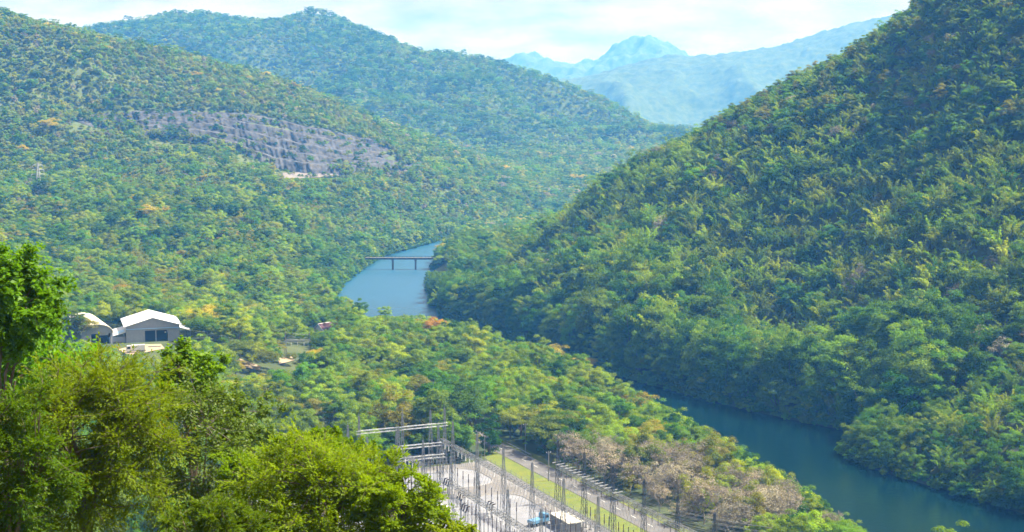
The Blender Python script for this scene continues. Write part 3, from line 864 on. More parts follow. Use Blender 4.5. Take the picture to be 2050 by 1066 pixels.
# ------------------------------------------------------------------ switchyard ground, road, verge
def strip(name, pts, m, label, kind='structure'):
    b = MB(); b.poly(pts, [tuple(range(len(pts)))])
    return tag(b.build(name, m), label, None, None, kind)
def stt(lst, z): return [yard(s, t, z) for s, t in lst]
strip('yard', stt([(-58, -74), (98, -74), (98, 17.4), (-58, 20.5)], .02), M['apron'], 'brownish service lane round the switchyard')
def rounded(s0, s1, t0, t1, r, z, n=7):
    out = []
    for cs, ct, a0 in ((s1 - r, t1 - r, 0), (s0 + r, t1 - r, 90), (s0 + r, t0 + r, 180), (s1 - r, t0 + r, 270)):
        for i in range(n):
            a = R(a0 + 90 * i / (n - 1)); out.append((cs + r * math.cos(a), ct + r * math.sin(a)))
    return stt(out, z)
for (a, b_, c, d_, lab) in ((-52, -30, -70, 12, 'pale gravel bed at the far end of the switchyard'), (-19, 96, -70, 12, 'pale gravel bed under the nearer switchyard gantries')):
    strip('gravel_bed', rounded(a, b_, c, d_, min(7, (d_ - c) / 2 - .1), .06), M['gravel'], lab)
    k = MB(); ring = rounded(a - .25, b_ + .25, c - .25, d_ + .25, min(7.2, (d_ - c) / 2), 0)
    for i in range(len(ring)):
        p, q = ring[i], ring[(i + 1) % len(ring)]
        k.bar((p[0], p[1], p[2] + .07), (q[0], q[1], q[2] + .07), .24)
    tag(k.build('kerb', M['kerb']), 'low concrete kerb round a gravel bed', None, None, 'structure')
strip('verge', stt([(-70, 21.2), (98, 17.9), (98, 27.9), (-70, 27.9)], .03), M['verge'], 'mown grass verge between switchyard and road')
strip('road', stt([(-140, 28.0), (100, 28.0), (100, 34.8), (-140, 34.8)], .05), M['asphalt'], 'worn grey road beside the switchyard')
strip('road_shoulder', stt([(-140, 35.1), (100, 35.1), (100, 38.5), (-140, 38.5)], .03), M['verge'], 'shaded grass shoulder on the river side of the road')
for t0 in (27.85, 34.95):
    k = MB(); k.bar(yard(-140, t0, .08), yard(100, t0, .08), .26)
    tag(k.build('kerb', M['kerb']), 'concrete kerb of the switchyard road', None, None, 'structure')
k = MB()
for s in np.arange(-136, 98, 9): k.poly(stt([(s, 31.32), (s + 3, 31.32), (s + 3, 31.46), (s, 31.46)], .062), [(0, 1, 2, 3)])
tag(k.build('road_marking', M['paint']), 'faded broken centre line of the road', None, None, 'structure')

# ------------------------------------------------------------------ lattice steel
def lattice_column(b, base, h, w0=1.5, w1=.35, n=9, bar=.10):
    """four legs drawing together towards a spike, ringed and cross-braced"""
    bx, by, bz = base
    def cor(t):
        w = (w0 + (w1 - w0) * min(1, t * 1.05)) / 2
        return [Vector((bx, by, bz + h * t)) + Vector((YD[0] * a * w + YN[0] * c * w, YD[1] * a * w + YN[1] * c * w, 0)) for a, c in ((-1, -1), (1, -1), (1, 1), (-1, 1))]
    ts = np.linspace(0, 1, n)
    for i in range(n - 1):
        A, B = cor(ts[i]), cor(ts[i + 1])
        for j in range(4):
            b.bar(A[j], B[j], bar * 1.3, k=3)
            b.bar(A[j], B[(j + 1) % 4] if i % 2 else B[j - 1], bar * .8, k=3)
            b.bar(B[j], B[(j + 1) % 4], bar * .7, k=3)
    T_ = cor(1); b.bar((T_[0] + T_[2]) / 2, (T_[0] + T_[2]) / 2 + Vector((0, 0, 1.6)), .09, .04)
def truss_beam(b, a, c, w=1.1, n=None, bar=.085):
    a = Vector(a); c = Vector(c); d = (c - a); L_ = d.length; d.normalize()
    sd = d.cross(Vector((0, 0, 1))).normalized() * w / 2; up = Vector((0, 0, w / 2))
    n = n or max(2, int(L_ / 1.25))
    cs = [sd + up, -sd + up, -sd - up, sd - up]
    for o in cs: b.bar(a + o, c + o, bar * 1.4)
    for i in range(n):
        p = a + d * L_ * i / n; q = a + d * L_ * (i + 1) / n
        for j in range(4):
            o, o2 = cs[j], cs[(j + 1) % 4]
            b.bar(p + (o if i % 2 else o2), q + (o2 if i % 2 else o), bar * .8, k=3)
            if i: b.bar(p + o, p + o2, bar * .7, k=3)
def insulator(b, a, c, r=.16, n=7):
    a = Vector(a); c = Vector(c)
    b.bar(a, c, .08)
    for i in range(n):
        p = a + (c - a) * (i + .5) / n; e = (c - a).normalized() * .04
        b.bar(p - e, p + e, r * 2, k=6)

def gantry(label, t, s_list, beams, zb=11.2, h=18.8, steel='steel', hang=True, extra=None):
    o = empty('switchyard_gantry', yard(s_list[0], t, 0), 0, label, 'gantry', 'steel lattice gantries of the switchyard')
    org = Vector(yard(s_list[0], t, 0))
    def loc(s, tt, z): return tuple(Vector(yard(s, tt, z)) - org)
    for s in s_list:
        b = MB(); lattice_column(b, loc(s, t, -.1), h); b.build('lattice_column', M[steel], o)
    for s0, s1 in beams:
        b = MB(); truss_beam(b, loc(s0, t, zb), loc(s1, t, zb)); b.build('truss_beam', M['pale_steel'], o)
        if hang:
            for s in np.arange(min(s0, s1) + 2.4, max(s0, s1) - 1, 3.0):
                b = MB(); insulator(b, loc(s, t + .3, zb - .6), loc(s, t + .3, zb - 2.6), .15, 6)
                b.build('insulator_string', M['dark_porcelain'] if steel == 'dark_steel' else M['porcelain'], o)
    if extra: extra(o, loc)
    return o
g1 = [-54 + 18.7 * i for i in range(8)]
gantry('tall steel gantry running beside the grass verge', 0.0, [-56, -37.4, -18.7, 0, 18.7, 37.4, 56.1], [(-47, -39), (-36.5, 62)])
gantry('steel gantry half hidden by the feathery tree, nearer segment', -17.3, [3.4, 22, 41, 60], [(2, 62)], hang=True)
gantry('short steel gantry at the far left of the switchyard', -17.3, [-38, -17.5], [(-38.5, -17)])
gantry('farthest left steel gantry, mostly behind leaves', -30.5, [-46, -28], [(-46.5, -28)])
def dark_arms(o, loc):
    for s in np.arange(-3, 34, 2.6):
        b = MB()
        p = loc(s, 18, 11.7); b.bar(p, (p[0], p[1], p[2] + 2.4), .14, .1)
        q = loc(s + .5, 19.6, 14.4); b.bar((p[0], p[1], p[2] + 2.3), q, .10)
        b.build('switch_post', M['dark_steel'], o)
        b = MB(); r_ = loc(s, 16.8, 12.0); b.bar((r_[0], r_[1], r_[2]), loc(s + .2, 19.4, 12.25), .34, .2, 6)
        b.build('switch_insulator', M['pale_steel'], o)
gantry('dark steel gantry with pale switch gear beside the road', 18.0, [-2 + 16.4 * i for i in range(7)], [(-2.5, 98)], steel='dark_steel', extra=dark_arms)
def cross_gantry(label, s, t0, t1, zb, h):
    o = empty('switchyard_gantry', yard(s, t0, 0), 0, label, 'gantry', 'steel lattice gantries of the switchyard')
    org = Vector(yard(s, t0, 0)); loc = lambda s_, t_, z: tuple(Vector(yard(s_, t_, z)) - org)
    n = max(2, int(round((t1 - t0) / 13)) + 1)
    for t in np.linspace(t0, t1, n):
        b = MB(); lattice_column(b, loc(s, t, -.1), h, 1.3, .35); b.build('lattice_column', M['steel'], o)
    b = MB(); truss_beam(b, loc(s, t0 - 1, zb), loc(s, t1 + 1, zb), .9, None, .07); b.build('truss_beam', M['steel'], o)
    return o
cross_gantry('tall crosswise gantry closing the far end of the switchyard', -49, -26, 2, 15.5, 20.5)
cross_gantry('lower crosswise gantry in front of the far end', -40.5, -17, -3.5, 11.6, 17.5)
cross_gantry('lowest crosswise gantry, just nearer than the other two', -35.5, -17.8, -4.5, 9.2, 13)

# busbar supports under the rows: tall posts with porcelain tops
bsup = None
def busbar_support(s, t, h, label, group):
    o = empty('busbar_support', yard(s, t, 0), 0, label, 'insulator post', group)
    b = MB(); b.bar((0, 0, -.1), (0, 0, h * .6), .22, .18); b.box((0, 0, .15), (.7, .7, .3)); b.build('post', M['steel'], o)
    b = MB(); b.lathe((0, 0, h * .6), [(.10, 0), (.2, .1), (.12, .2), (.2, .35), (.12, .45), (.2, .6), (.12, .7), (.2, .85), (.1, 1.0), (.1, h * .4)], 6)
    b.build('insulator', M['dark_porcelain'], o)
    return o
ORD = 'first second third fourth fifth sixth seventh eighth ninth tenth eleventh twelfth thirteenth fourteenth fifteenth sixteenth seventeenth eighteenth nineteenth twentieth'.split()
for i, s in enumerate(np.arange(6, 60, 2.7)):
    busbar_support(s, -15.6, 8.4, ORD[i] + ' busbar post, counted from the far end, under the nearer left gantry', 'busbar posts under the nearer left gantry')
for i, s in enumerate(np.arange(-36, -18, 2.7)):
    busbar_support(s, -19, 8.0, ORD[i] + ' busbar post, counted from the far end, under the short far gantry', 'busbar posts under the short far gantry')
for i, s in enumerate(np.arange(24, 60, 2.9)):
    busbar_support(s, 1.5, 7.6, ORD[i] + ' busbar post, counted from the far end, beside the blue lorry', 'busbar posts beside the lorry')
for i, s in enumerate(np.arange(22, 54, 2.6)):
    busbar_support(s, 14.6, 6.4, ORD[i] + ' dark post, counted from the far end, along the grass verge', 'dark posts along the verge')

def disconnector(s, t, label):
    o = empty('disconnector', yard(s, t, 0), YANG, label, 'disconnector')
    b = MB()
    for x in (-1.6, 1.6):
        b.bar((x, 0, -.1), (x, 0, 2.6), .22); b.box((x, 0, .12), (.8, .8, .24))
    b.bar((-2.0, 0, 2.6), (2.0, 0, 2.6), .25); b.build('stand', M['steel'], o)
    for x in (-1.6, 0, 1.6):
        b = MB(); b.bar((x, 0, 2.65), (x + .5, .25, 4.3), .42, .30, 6); b.build('insulator', M['dark_porcelain'], o)
        b = MB(); b.bar((x + .5, .25, 4.3), (x + 1.7, .6, 4.7), .30, .20, 6); b.build('contact_arm', M['dark_porcelain'], o)
    return o
disconnector(-26, -13.5, 'dark angled switch on a stand, left in the far gravel bed')
disconnector(-26, -7.0, 'dark angled switch on a stand, right in the far gravel bed')
disconnector(-9.5, -9.5, 'dark angled switch on a stand beside the curved kerb')
disconnector(2.5, -5.5, 'dark angled switch nearest the service lane')
disconnector(2.0, -13.0, 'dark angled switch in the middle of the near gravel bed')

# more apparatus standing in the far bed and beside the long gantry
for i, s in enumerate(np.arange(-50, -34, 3.0)):
    busbar_support(s, -6.0, 7.0, ORD[i] + ' tall post, counted from the far end, in the middle of the far gravel bed', 'posts in the middle of the far gravel bed')
for i, s in enumerate(np.arange(-34, 16, 4.2)):
    busbar_support(s, -1.6, 6.4, ORD[i] + ' post, counted from the far end, along the long gantry by the verge', 'posts along the long gantry by the verge')
# conductors
def wire(b, a, c, sag, r=.022, n=10):
    a = Vector(a); c = Vector(c); pts = []
    for i in range(n + 1):
        t = i / n; p = a.lerp(c, t); p.z -= sag * 4 * t * (1 - t); pts.append(tuple(p))
    b.tube(pts, r, 3)
for lab, fn in (('thin conductors slung between the two right gantries', lambda b: [wire(b, yard(s, 0, 10.6), yard(s, 18, 10.8), .8) for s in np.arange(0, 60, 3.2)]),
                ('thin conductors slung across the middle of the switchyard', lambda b: [wire(b, yard(s, -17.3, 10.4), yard(s, 0, 10.6), .8) for s in np.arange(4, 60, 4.2)]),
                ('thin conductors across the far end of the switchyard', lambda b: [wire(b, yard(s, -17.3, 10.4), yard(s, 0, 10.6), .7) for s in np.arange(-36, -18, 3.2)])):
    b = MB(); fn(b); tag(b.build('power_lines', M['cable']), lab, 'power lines')
b = MB()
for t, s0, s1 in ((0, -36, 58), (-17.3, 4, 60), (-17.3, -37, -19), (18, 0, 60)):
    for s in np.arange(s0, s1, 1.9): wire(b, yard(s, t + .4, 10.4), yard(s + .4, t + 1.4 * (-1) ** int(s), 5.5), .25, .035, 4)
tag(b.build('power_lines', M['cable']), 'thin droppers hanging from the switchyard gantries', 'power lines')
b = MB()
for i, s in enumerate(np.linspace(30, 62, 8)):
    wire(b, yard(s, 18.3, 11.2), yard(s + 62, 55 + i * 1.2, 11.5 + (i % 2)), 2.2, .03, 14)
tag(b.build('power_lines', M['cable']), 'bundle of power lines leaving the dark gantry past the bare trees', 'power lines')

# ------------------------------------------------------------------ road furniture
def street_lamp(s, t, h, rz, label):
    o = empty('street_lamp', yard(s, t, 0), rz, label, 'street lamp')
    b = MB(); b.tube([(0, 0, 0), (0, 0, h * .5), (0, 0, h * .93), (.25, 0, h * .985), (.9, 0, h), (2.2, 0, h + .08)], [.12, .10, .08, .07, .06, .05], 6)
    b.box((0, 0, .2), (.35, .35, .4)); b.build('pole', M['pale_steel'], o)
    b = MB(); b.box((2.5, 0, h + .08), (.85, .28, .16)); b.build('lamp_head', M['pale_steel'], o)
street_lamp(-58.0, 19.5, 8.6, math.pi, 'curved street lamp in front of the big dark tree')
def utility_pole(s, t, h, label):
    o = empty('utility_pole', yard(s, t, 0), YANG, label, 'pole')
    b = MB(); b.bar((0, 0, -.2), (0, 0, h), .34, .22, 6); b.build('pole', M['concrete'], o)
    b = MB(); b.box((0, 0, h - .5), (.12, 1.7, .12)); b.build('crossarm', M['steel'], o)
    for y in (-.7, 0, .7):
        q = MB(); q.lathe((0, y, h - .44), [(.05, 0), (.11, .06), (.06, .12), (.11, .18), (.05, .25)], 6); q.build('insulator', M['porcelain'], o)
utility_pole(-64, 36.9, 9.6, 'concrete pole standing beyond the guardrail')
utility_pole(-26.5, 27.1, 9.3, 'concrete pole on the verge at the left edge of the road')
b = MB()
for dz in (-.7, 0, .7): wire(b, yard(-64, 36.9 + dz, 9.3), yard(-26.5, 27.1 + dz, 9.0), .8, .02); wire(b, yard(-26.5, 27.1 + dz, 9.0), yard(40, 27.4 + dz, 9.2), 1.2, .02)
tag(b.build('power_lines', M['cable']), 'thin overhead lines following the road poles', 'power lines')
o = empty('guardrail', yard(-76, 35.6, 0), 0, 'pale guardrail on the river side of the road', 'guardrail')
org = Vector(yard(-76, 35.6, 0))
b = MB(); b.bar(Vector(yard(-76, 35.6, .7)) - org, Vector(yard(-57, 35.6, .7)) - org, .32); b.build('rail', M['pale_steel'], o)
for s in np.arange(-76, -56, 2.4):
    b = MB(); b.box(tuple(Vector(yard(s, 35.8, .35)) - org), (.14, .14, .9)); b.build('post', M['concrete'], o)
# mesh fence along the path
o = empty('fence', yard(-60, 13.9, 0), 0, 'low wire fence between switchyard and grass verge', 'fence')
org = Vector(yard(-60, 13.9, 0))
for s in np.arange(-60, 90, 4.0):
    b = MB(); b.bar(Vector(yard(s, 17.6 + (30 - s) * .018, -.1)) - org, Vector(yard(s, 17.6 + (30 - s) * .018, 2.1)) - org, .09); b.build('post', M['steel'], o)
b = MB()
for z in (.5, 1.0, 1.5, 2.0): b.bar(Vector(yard(-60, 19.2, z)) - org, Vector(yard(88, 16.6, z)) - org, .035, k=3)
b.build('wire', M['steel'], o)

# ------------------------------------------------------------------ lorries and shed in the switchyard
M['blue_paint'] = mat('blue_paint', (.13, .30, .48), .35, noise=.15, scale=1.2, spec=.5)
M['white_paint'] = mat('white_paint', (.6, .59, .56), .45, noise=.12, scale=.7)
M['tyre'] = mat('tyre', (.02, .02, .02), .9)
M['dark_glass'] = mat('dark_glass', (.02, .025, .03), .1, spec=.6)
def wheel(parent, x, y, r=.5):
    t = MB()
    n = 12; v = []
    for yy, rr in ((-.15, r * .85), (-.13, r), (.13, r), (.15, r * .85)):
        for i in range(n):
            a = 2 * math.pi * i / n; v.append((x + rr * math.cos(a), y + yy, r + rr * math.sin(a)))
    f = [(k * n + i, k * n + (i + 1) % n, (k + 1) * n + (i + 1) % n, (k + 1) * n + i) for k in range(3) for i in range(n)]
    f += [tuple(range(n)), tuple(range(3 * n, 4 * n))[::-1]]
    t.poly(v, f); w = t.build('wheel', M['tyre'], parent)
    h = MB(); h.bar((x, y - .17, r), (x, y + .17, r), r * .8, k=8); h.build('hub', M['pale_steel'], w)
def lorry(loc, rz, label, body_mat, body_len, body_h, cab='blue_paint'):
    """cab at -x end; load body behind it"""
    o = empty('lorry', loc, rz, label, 'lorry')
    b = MB()
    prof = [(-3.0, .75), (-3.05, 1.6), (-2.75, 2.75), (-2.5, 2.95), (-1.2, 3.0), (-1.05, .75)]
    v = [(x, y, z) for y in (-1.15, 1.15) for x, z in prof]; n = len(prof)
    b.poly(v, [tuple(range(n))[::-1], tuple(range(n, 2 * n))] + [(i, (i + 1) % n, n + (i + 1) % n, n + i) for i in range(n)])
    b.box((-3.12, 0, .72), (.22, 2.3, .3)); b.build('cab', M[cab], o)
    b = MB(); b.poly([(-3.06, -1.02, 1.75), (-3.06, 1.02, 1.75), (-2.81, .98, 2.68), (-2.81, -.98, 2.68)], [(0, 1, 2, 3)]); b.build('windscreen', M['dark_glass'], o)
    for y in (-1.165, 1.165):
        b = MB(); b.poly([(-2.75, y, 1.75), (-1.4, y, 1.75), (-1.4, y, 2.6), (-2.6, y, 2.6)], [(0, 1, 2, 3)]); b.build('side_window', M['dark_glass'], o)
        b = MB(); b.box((-3.15, y * .78, 1.1), (.12, .34, .24)); b.build('headlight', M['porcelain'], o)
    b = MB(); b.box((body_len / 2 - 1.2, 0, .72), (body_len + 1.6, 1.1, .28)); b.build('chassis', M['dark_steel'], o)
    b = MB(); b.box((body_len / 2 - .8, 0, .95 + body_h / 2), (body_len, 2.45, body_h)); 
    for x in np.arange(-.6, body_len - .9, 1.2): b.box((x, 0, .95 + body_h / 2), (.08, 2.5, body_h + .04))
    b.build('load_body', body_mat, o)
    for x in (-2.2, body_len - 2.6, body_len - 1.4):
        for y in (-.98, .98): wheel(o, x, y)
    return o
lorry(yard(14.5, 4.0, .08), math.pi / 2 + YANG + math.pi + R(20), 'light blue lorry parked in front of the white-roofed store', M['blue_paint'], 4.0, .8)
lorry(yard(-6, -17.2, .08), YANG + R(25), 'blue and white lorry glimpsed behind the feathery tree', M['white_paint'], 4.5, 1.9)
o = empty('store_shed', yard(21, 9.4, .05), YANG, 'long store shed with a flat cream roof beside the gantry', 'shed')
b = MB(); b.box((0, 0, 1.5), (10.5, 4.6, 3.0)); b.build('wall', M['concrete'], o)
b = MB(); b.box((0, 0, 3.11), (11.2, 5.2, .22)); b.build('roof', mat('cream_roof', (.58, .54, .45), .6, noise=.12, scale=.6), o)
for x in (-3.5, 0, 3.5):
    b = MB(); b.box((x, -2.31, 1.2), (1.8, .06, 2.2)); b.build('door', M['steel'], o)

# ------------------------------------------------------------------ warehouses
M['roof_white'] = mat('white_sheet_roof', (.62, .63, .64), .5, noise=.1, scale=.35)
M['roof_cream'] = mat('cream_sheet_roof', (.62, .57, .44), .5, noise=.12, scale=.35)
M['wall_grey'] = mat('grey_cladding', (.31, .32, .34), .7, noise=.12, scale=.4)
M['skylight'] = mat('blue_skylight', (.30, .50, .72), .3)
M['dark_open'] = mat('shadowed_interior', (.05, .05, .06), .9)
def warehouse_gable():
    F0 = on_z(320, 687, 24.0)
    o = empty('warehouse', (-156.0, 605.0, 24.0), R(18.5), 'white warehouse with a low gabled roof and a wide dark doorway', 'warehouse')
    W, D, he, hr = 22.6, 26.0, 7.0, 10.4
    w = W / 2
    # front wall around the doorway
    b = MB(); d0, d1, dh = -3.4, 6.2, 4.9
    def wall_piece(x0, x1, z0, z1): b.box(((x0 + x1) / 2, .15, (z0 + z1) / 2), (x1 - x0, .3, z1 - z0))
    wall_piece(-w, d0, 0, he); wall_piece(d1, w, 0, he); wall_piece(d0, d1, dh, he)
    b.poly([(-w, 0, he), (w, 0, he), (0, 0, hr - .2), (-w, .3, he), (w, .3, he), (0, .3, hr - .2)], [(0, 1, 2), (5, 4, 3), (0, 2, 5, 3), (1, 4, 5, 2)])
    b.box((-w + .15, D / 2, he / 2), (.3, D - .7, he)); b.box((w - .15, D / 2, he / 2), (.3, D - .7, he)); b.box((0, D - .15, he / 2), (W, .3, he))
    b.build('wall', M['wall_grey'], o)
    b = MB(); b.box(((d0 + d1) / 2, 5, 2.4), (d1 - d0, .2, 4.8)); b.build('shade_panel', M['dark_open'], o)  # dark sheet filling the doorway; the shade inside is put into its colour
    b = MB(); b.box((1.2, .05, dh / 2), (.4, .45, dh)); b.build('door_post', M['wall_grey'], o)
    b = MB(); b.box((0, -.35, he - 1.15), (W + .2, .7, .18)); b.build('canopy', M['skylight'], o)
    for sgn, nm in ((-1, 0), (1, 1)):
        r = MB()
        e = w + .9
        a0 = (0, -1.0, hr + .25); a1 = (0, D + .8, hr + .25); c0 = (sgn * e, -1.0, he + .05); c1 = (sgn * e, D + .8, he + .05)
        n_ = 14; v = []; f = []
        for i in range(n_ + 1):                                    # ribbed sheet
            t = i / n_
            for q, (p0, p1) in enumerate(((a0, c0), (a1, c1))): pass
        N_ = 26
        for i in range(N_ + 1):
            y = -1.0 + (D + 1.8) * i / N_; dz = .09 if i % 2 else 0.0
            v += [(0, y, hr + .25 + dz), (sgn * e, y, he + .05 + dz), (0, y, hr + .08), (sgn * e, y, he - .12)]
        for i in range(N_):
            k0, k1 = i * 4, i * 4 + 4
            f += [(k0, k0 + 1, k1 + 1, k1), (k0 + 2, k1 + 2, k1 + 3, k0 + 3), (k0 + 1, k0 + 3, k1 + 3, k1 + 1)]
        f += [(0, 2, 3, 1), (N_ * 4, N_ * 4 + 1, N_ * 4 + 3, N_ * 4 + 2)]
        r.poly(v, f); r.build('roof', M['roof_white'], o)
    b = MB(); x = -w - 3.4
    b.poly([(-w, 1, 4.6), (-w - 7.2, 1, 2.7), (-w - 7.2, 20, 2.7), (-w, 20, 4.6), (-w, 1, 4.4), (-w - 7.2, 1, 2.5), (-w - 7.2, 20, 2.5), (-w, 20, 4.4)],
           [(0, 3, 2, 1), (4, 5, 6, 7), (0, 1, 5, 4), (1, 2, 6, 5), (2, 3, 7, 6)]); b.build('side_roof', M['roof_white'], o)
    b = MB(); b.poly([(-w - .4, 2.5, 4.62), (-w - 4.4, 2.5, 3.56), (-w - 4.4, 9.5, 3.56), (-w - .4, 9.5, 4.62)], [(0, 3, 2, 1)]); b.build('skylight', M['skylight'], o)
    b = MB(); b.box((-w - 7.0, 10.5, 1.25), (.3, 18, 2.5)); b.box((-w - 3.6, 1.5, 1.4), (6.8, .25, 2.4)); b.build('side_wall', M['wall_grey'], o)
    b = MB(); b.poly([(w, .5, 5.6), (w + 5.0, .5, 4.0), (w + 5.0, 14, 4.0), (w, 14, 5.6), (w, .5, 5.4), (w + 5.0, .5, 3.8), (w + 5.0, 14, 3.8), (w, 14, 5.4)],
           [(0, 1, 2, 3), (4, 7, 6, 5), (0, 4, 5, 1), (1, 5, 6, 2)]); b.build('awning', M['roof_white'], o)
    for y in (1, 13):
        b = MB(); b.box((w + 4.7, y, 2.0), (.25, .25, 4.0)); b.build('awning_post', M['pale_steel'], o)
    b = MB(); b.lathe((5.2, -.15, 3.6), [(.1, 0), (.32, .15), (.4, .35), (.1, .7)], 8); b.build('lamp', M['white_paint'], o)
warehouse_gable()
def warehouse_barrel():
    o = empty('warehouse', (-178.0, 597.0, 24.0), R(26), 'cream barrel-roofed warehouse half hidden by the leafy tree', 'warehouse')
    w, D, he, rise = 6.6, 40.0, 4.6, 4.0
    n = 14; arc = [(-w * math.cos(math.pi * i / n), he + rise * math.sin(math.pi * i / n)) for i in range(n + 1)]
    b = MB()
    v = [(x, 0, z) for x, z in arc] + [(-w, 0, 0), (w, 0, 0)]
    b.poly([(x, -.02, z) for x, z in arc], [tuple(range(n + 1))])
    b.box((-w / 2 - 1.2, .15, he / 2), (w - 2.4, .3, he)); b.box((w - .5, .15, he / 2), (1.0, .3, he)); b.box((2.9, .15, he - .4), (3.9, .3, .8))
    b.box((-w + .1, D / 2, he / 2), (.25, D, he)); b.box((w - .1, D / 2, he / 2), (.25, D, he)); b.box((0, D, he / 2), (2 * w, .3, he))
    b.poly([(x, D + .02, z) for x, z in arc], [tuple(range(n + 1))[::-1]])
    b.build('wall', M['wall_grey'], o)
    b = MB(); b.box((2.9, 4, 2), (4.4, .2, 4)); b.build('shade_panel', M['dark_open'], o)  # shade inside the barrel shed's opening, painted as a dark sheet
    r = MB(); N_ = 32; v = []; f = []; k = n + 1
    for i in range(N_ + 1):
        y = -.8 + (D + 1.6) * i / N_; q = 1.055 + (.012 if i % 2 else 0)
        v += [(x * q, y, he + (z - he) * q + .05) for x, z in arc]
    for i in range(N_):
        f += [(i * k + j, i * k + j + 1, (i + 1) * k + j + 1, (i + 1) * k + j) for j in range(n)]
    r.poly(v, f)
    q = len(r.v); r.poly([(x * .999, -.8, he + (z - he) * .999) for x, z in arc], [])
    r.f += [(j, j + 1, q + j + 1, q + j) for j in range(n)]
    r.build('roof', M['roof_cream'], o)
warehouse_barrel()
a = [on_z(275, 690, 24.05), on_z(322, 689, 24.05), on_z(330, 698, 24.05), on_z(258, 712, 24.05), on_z(236, 700, 24.05)]
strip('forecourt', a, M['dirt'], 'pale sandy forecourt in front of the warehouse doorway')
o = empty('retaining_wall', on_z(297, 704, 22.2), R(18), 'grey concrete wall below the warehouse forecourt', 'wall')
b = MB(); b.box((2.6, 0, 1.0), (5.2, .4, 2.2)); b.box((2.6, 0, 2.16), (5.4, .55, .12)); b.build('wall', M['concrete'], o)
lorry(Vector(on_z(268, 706, 24.0)), R(18), 'white lorry in front of the warehouses seen through leaves', M['white_paint'], 5.2, 2.2, 'white_paint')

# house with the maroon roof
M['maroon'] = mat('maroon_tiles', (.11, .045, .055), .8, noise=.25, scale=1.2)
o = empty('house', (-101, 729, float(gz(-101, 729)) - .2), R(-38), 'small house with a maroon gabled roof and white gable boards', 'house')
W, D, he, hr = 7.6, 10.0, 4.2, 7.4
b = MB(); w = W / 2
b.poly([(-w, 0, 0), (w, 0, 0), (w, 0, he), (0, 0, hr - .2), (-w, 0, he), (-w, D, 0), (w, D, 0), (w, D, he), (0, D, hr - .2), (-w, D, he)],
       [(0, 1, 2, 3, 4), (9, 8, 7, 6, 5), (0, 4, 9, 5), (1, 6, 7, 2)]); b.build('wall', M['white_paint'], o)
for sg in (-1, 1):
    r = MB(); e = w + .8; ze = he - .5
    for i in range(8):                                             # tile courses
        t0, t1 = i / 8, (i + 1) / 8
        z0 = hr + (ze - hr) * t0; z1 = hr + (ze - hr) * t1
        r.poly([(sg * e * t0, -.7, z0), (sg * e * t1, -.7, z1 + .05), (sg * e * t1, D + .7, z1 + .05), (sg * e * t0, D + .7, z0), (sg * e * t1, -.7, z1 - .06), (sg * e * t1, D + .7, z1 - .06)], [(0, 1, 2, 3), (1, 4, 5, 2)])
    r.build('roof', M['maroon'], o)
    for y in (-.72, D + .72):
        b = MB(); b.bar((0, y, hr + .05), (sg * (w + .9), y, he - .5), .34); b.build('gable_board', M['white_paint'], o)
b = MB(); b.bar((0, -.7, hr + .1), (0, D + .7, hr + .1), .3); b.build('ridge_cap', M['white_paint'], o)
for x in (-1.7, 1.7):
    b = MB(); b.box((x, -.04, 2.0), (1.3, .08, 1.2)); b.build('window', M['dark_glass'], o)
# small frame gantry among the trees
px0 = hit(572, 718)
o = empty('frame_gantry', (px0[0], px0[1], px0[2] - .3), 0, 'small pale steel frame standing among trees below the red roof', 'gantry')
for x in (0, 10.6):
    b = MB(); lattice_column(b, (x, 0, 0), 11.5, .9, .3, 8, .09); b.build('lattice_column', M['pale_steel'], o)
b = MB(); truss_beam(b, (0, 0, 8.0), (10.6, 0, 8.0), .9); b.build('truss_beam', M['pale_steel'], o)
b = MB(); b.bar((2.6, 2, 10.8), (10.6, 0, 10.8), .16); b.build('rail', M['pale_steel'], o)
for x in (2.5, 5.3, 8.1):
    b = MB(); insulator(b, (x, 0, 7.5), (x, 0, 5.9), .15, 5); b.build('insulator_string', M['porcelain'], o)
def ground_patch(name, pl, m, label):
    P = [on_z(a, b_, z) for a, b_, z in pl]
    c = np.mean(P, 0); v = []; f = []
    n = len(P); v.append((c[0], c[1], float(gz(c[0], c[1])) + .5))
    for p in P: v.append((p[0], p[1], float(gz(p[0], p[1])) + .35))
    b = MB(); b.poly(v, [(0, 1 + i, 1 + (i + 1) % n) for i in range(n)])
    tag(b.build(name, m), label, None, None, 'structure')
ground_patch('dirt_patch', [(480, 741, 14), (522, 746, 14), (520, 753, 14), (470, 750, 14)], M['dirt'], 'bare sandy clearing among the trees')
ground_patch('dirt_patch', [(556, 738, 12), (585, 730, 12), (590, 737, 12), (560, 748, 12)], M['dirt'], 'short pale track below the small steel frame')

# ------------------------------------------------------------------ bridge
def bridge():
    o = empty('bridge', (-110, 1127, 0), R(-1), 'low dark girder bridge on slender piers across the river', 'bridge')
    L_ = 84.0; zd = 9.4
    b = MB(); b.box((L_ / 2 - 8, 0, zd), (L_, 4.2, .5)); b.build('deck', M['pier'], o)
    for y in (-1.7, 1.7):
        b = MB(); b.box((L_ / 2 - 8, y, zd - .75), (L_, .3, 1.0)); b.build('girder', M['dark_steel'], o)
    for x in (14.0, 32.4, 50.8):
        b = MB(); b.box((x, 0, 3.0), (1.3, 2.2, 9.0)); b.box((x, 0, 7.75), (1.7, 3.9, .9)); b.box((x, 0, -1.0), (2.0, 3.0, 1.8)); b.build('pier', M['pier'], o)
    for y in (-2.0, 2.0):
        b = MB()
        for x in np.arange(-8, L_ - 8, 3.0): b.box((x + .2, y, zd + .75), (.18, .18, 1.0))
        b.box((L_ / 2 - 8, y, zd + 1.22), (L_, .14, .12)); b.box((L_ / 2 - 8, y, zd + .8), (L_, .09, .09)); b.build('railing', M['dark_steel'], o)
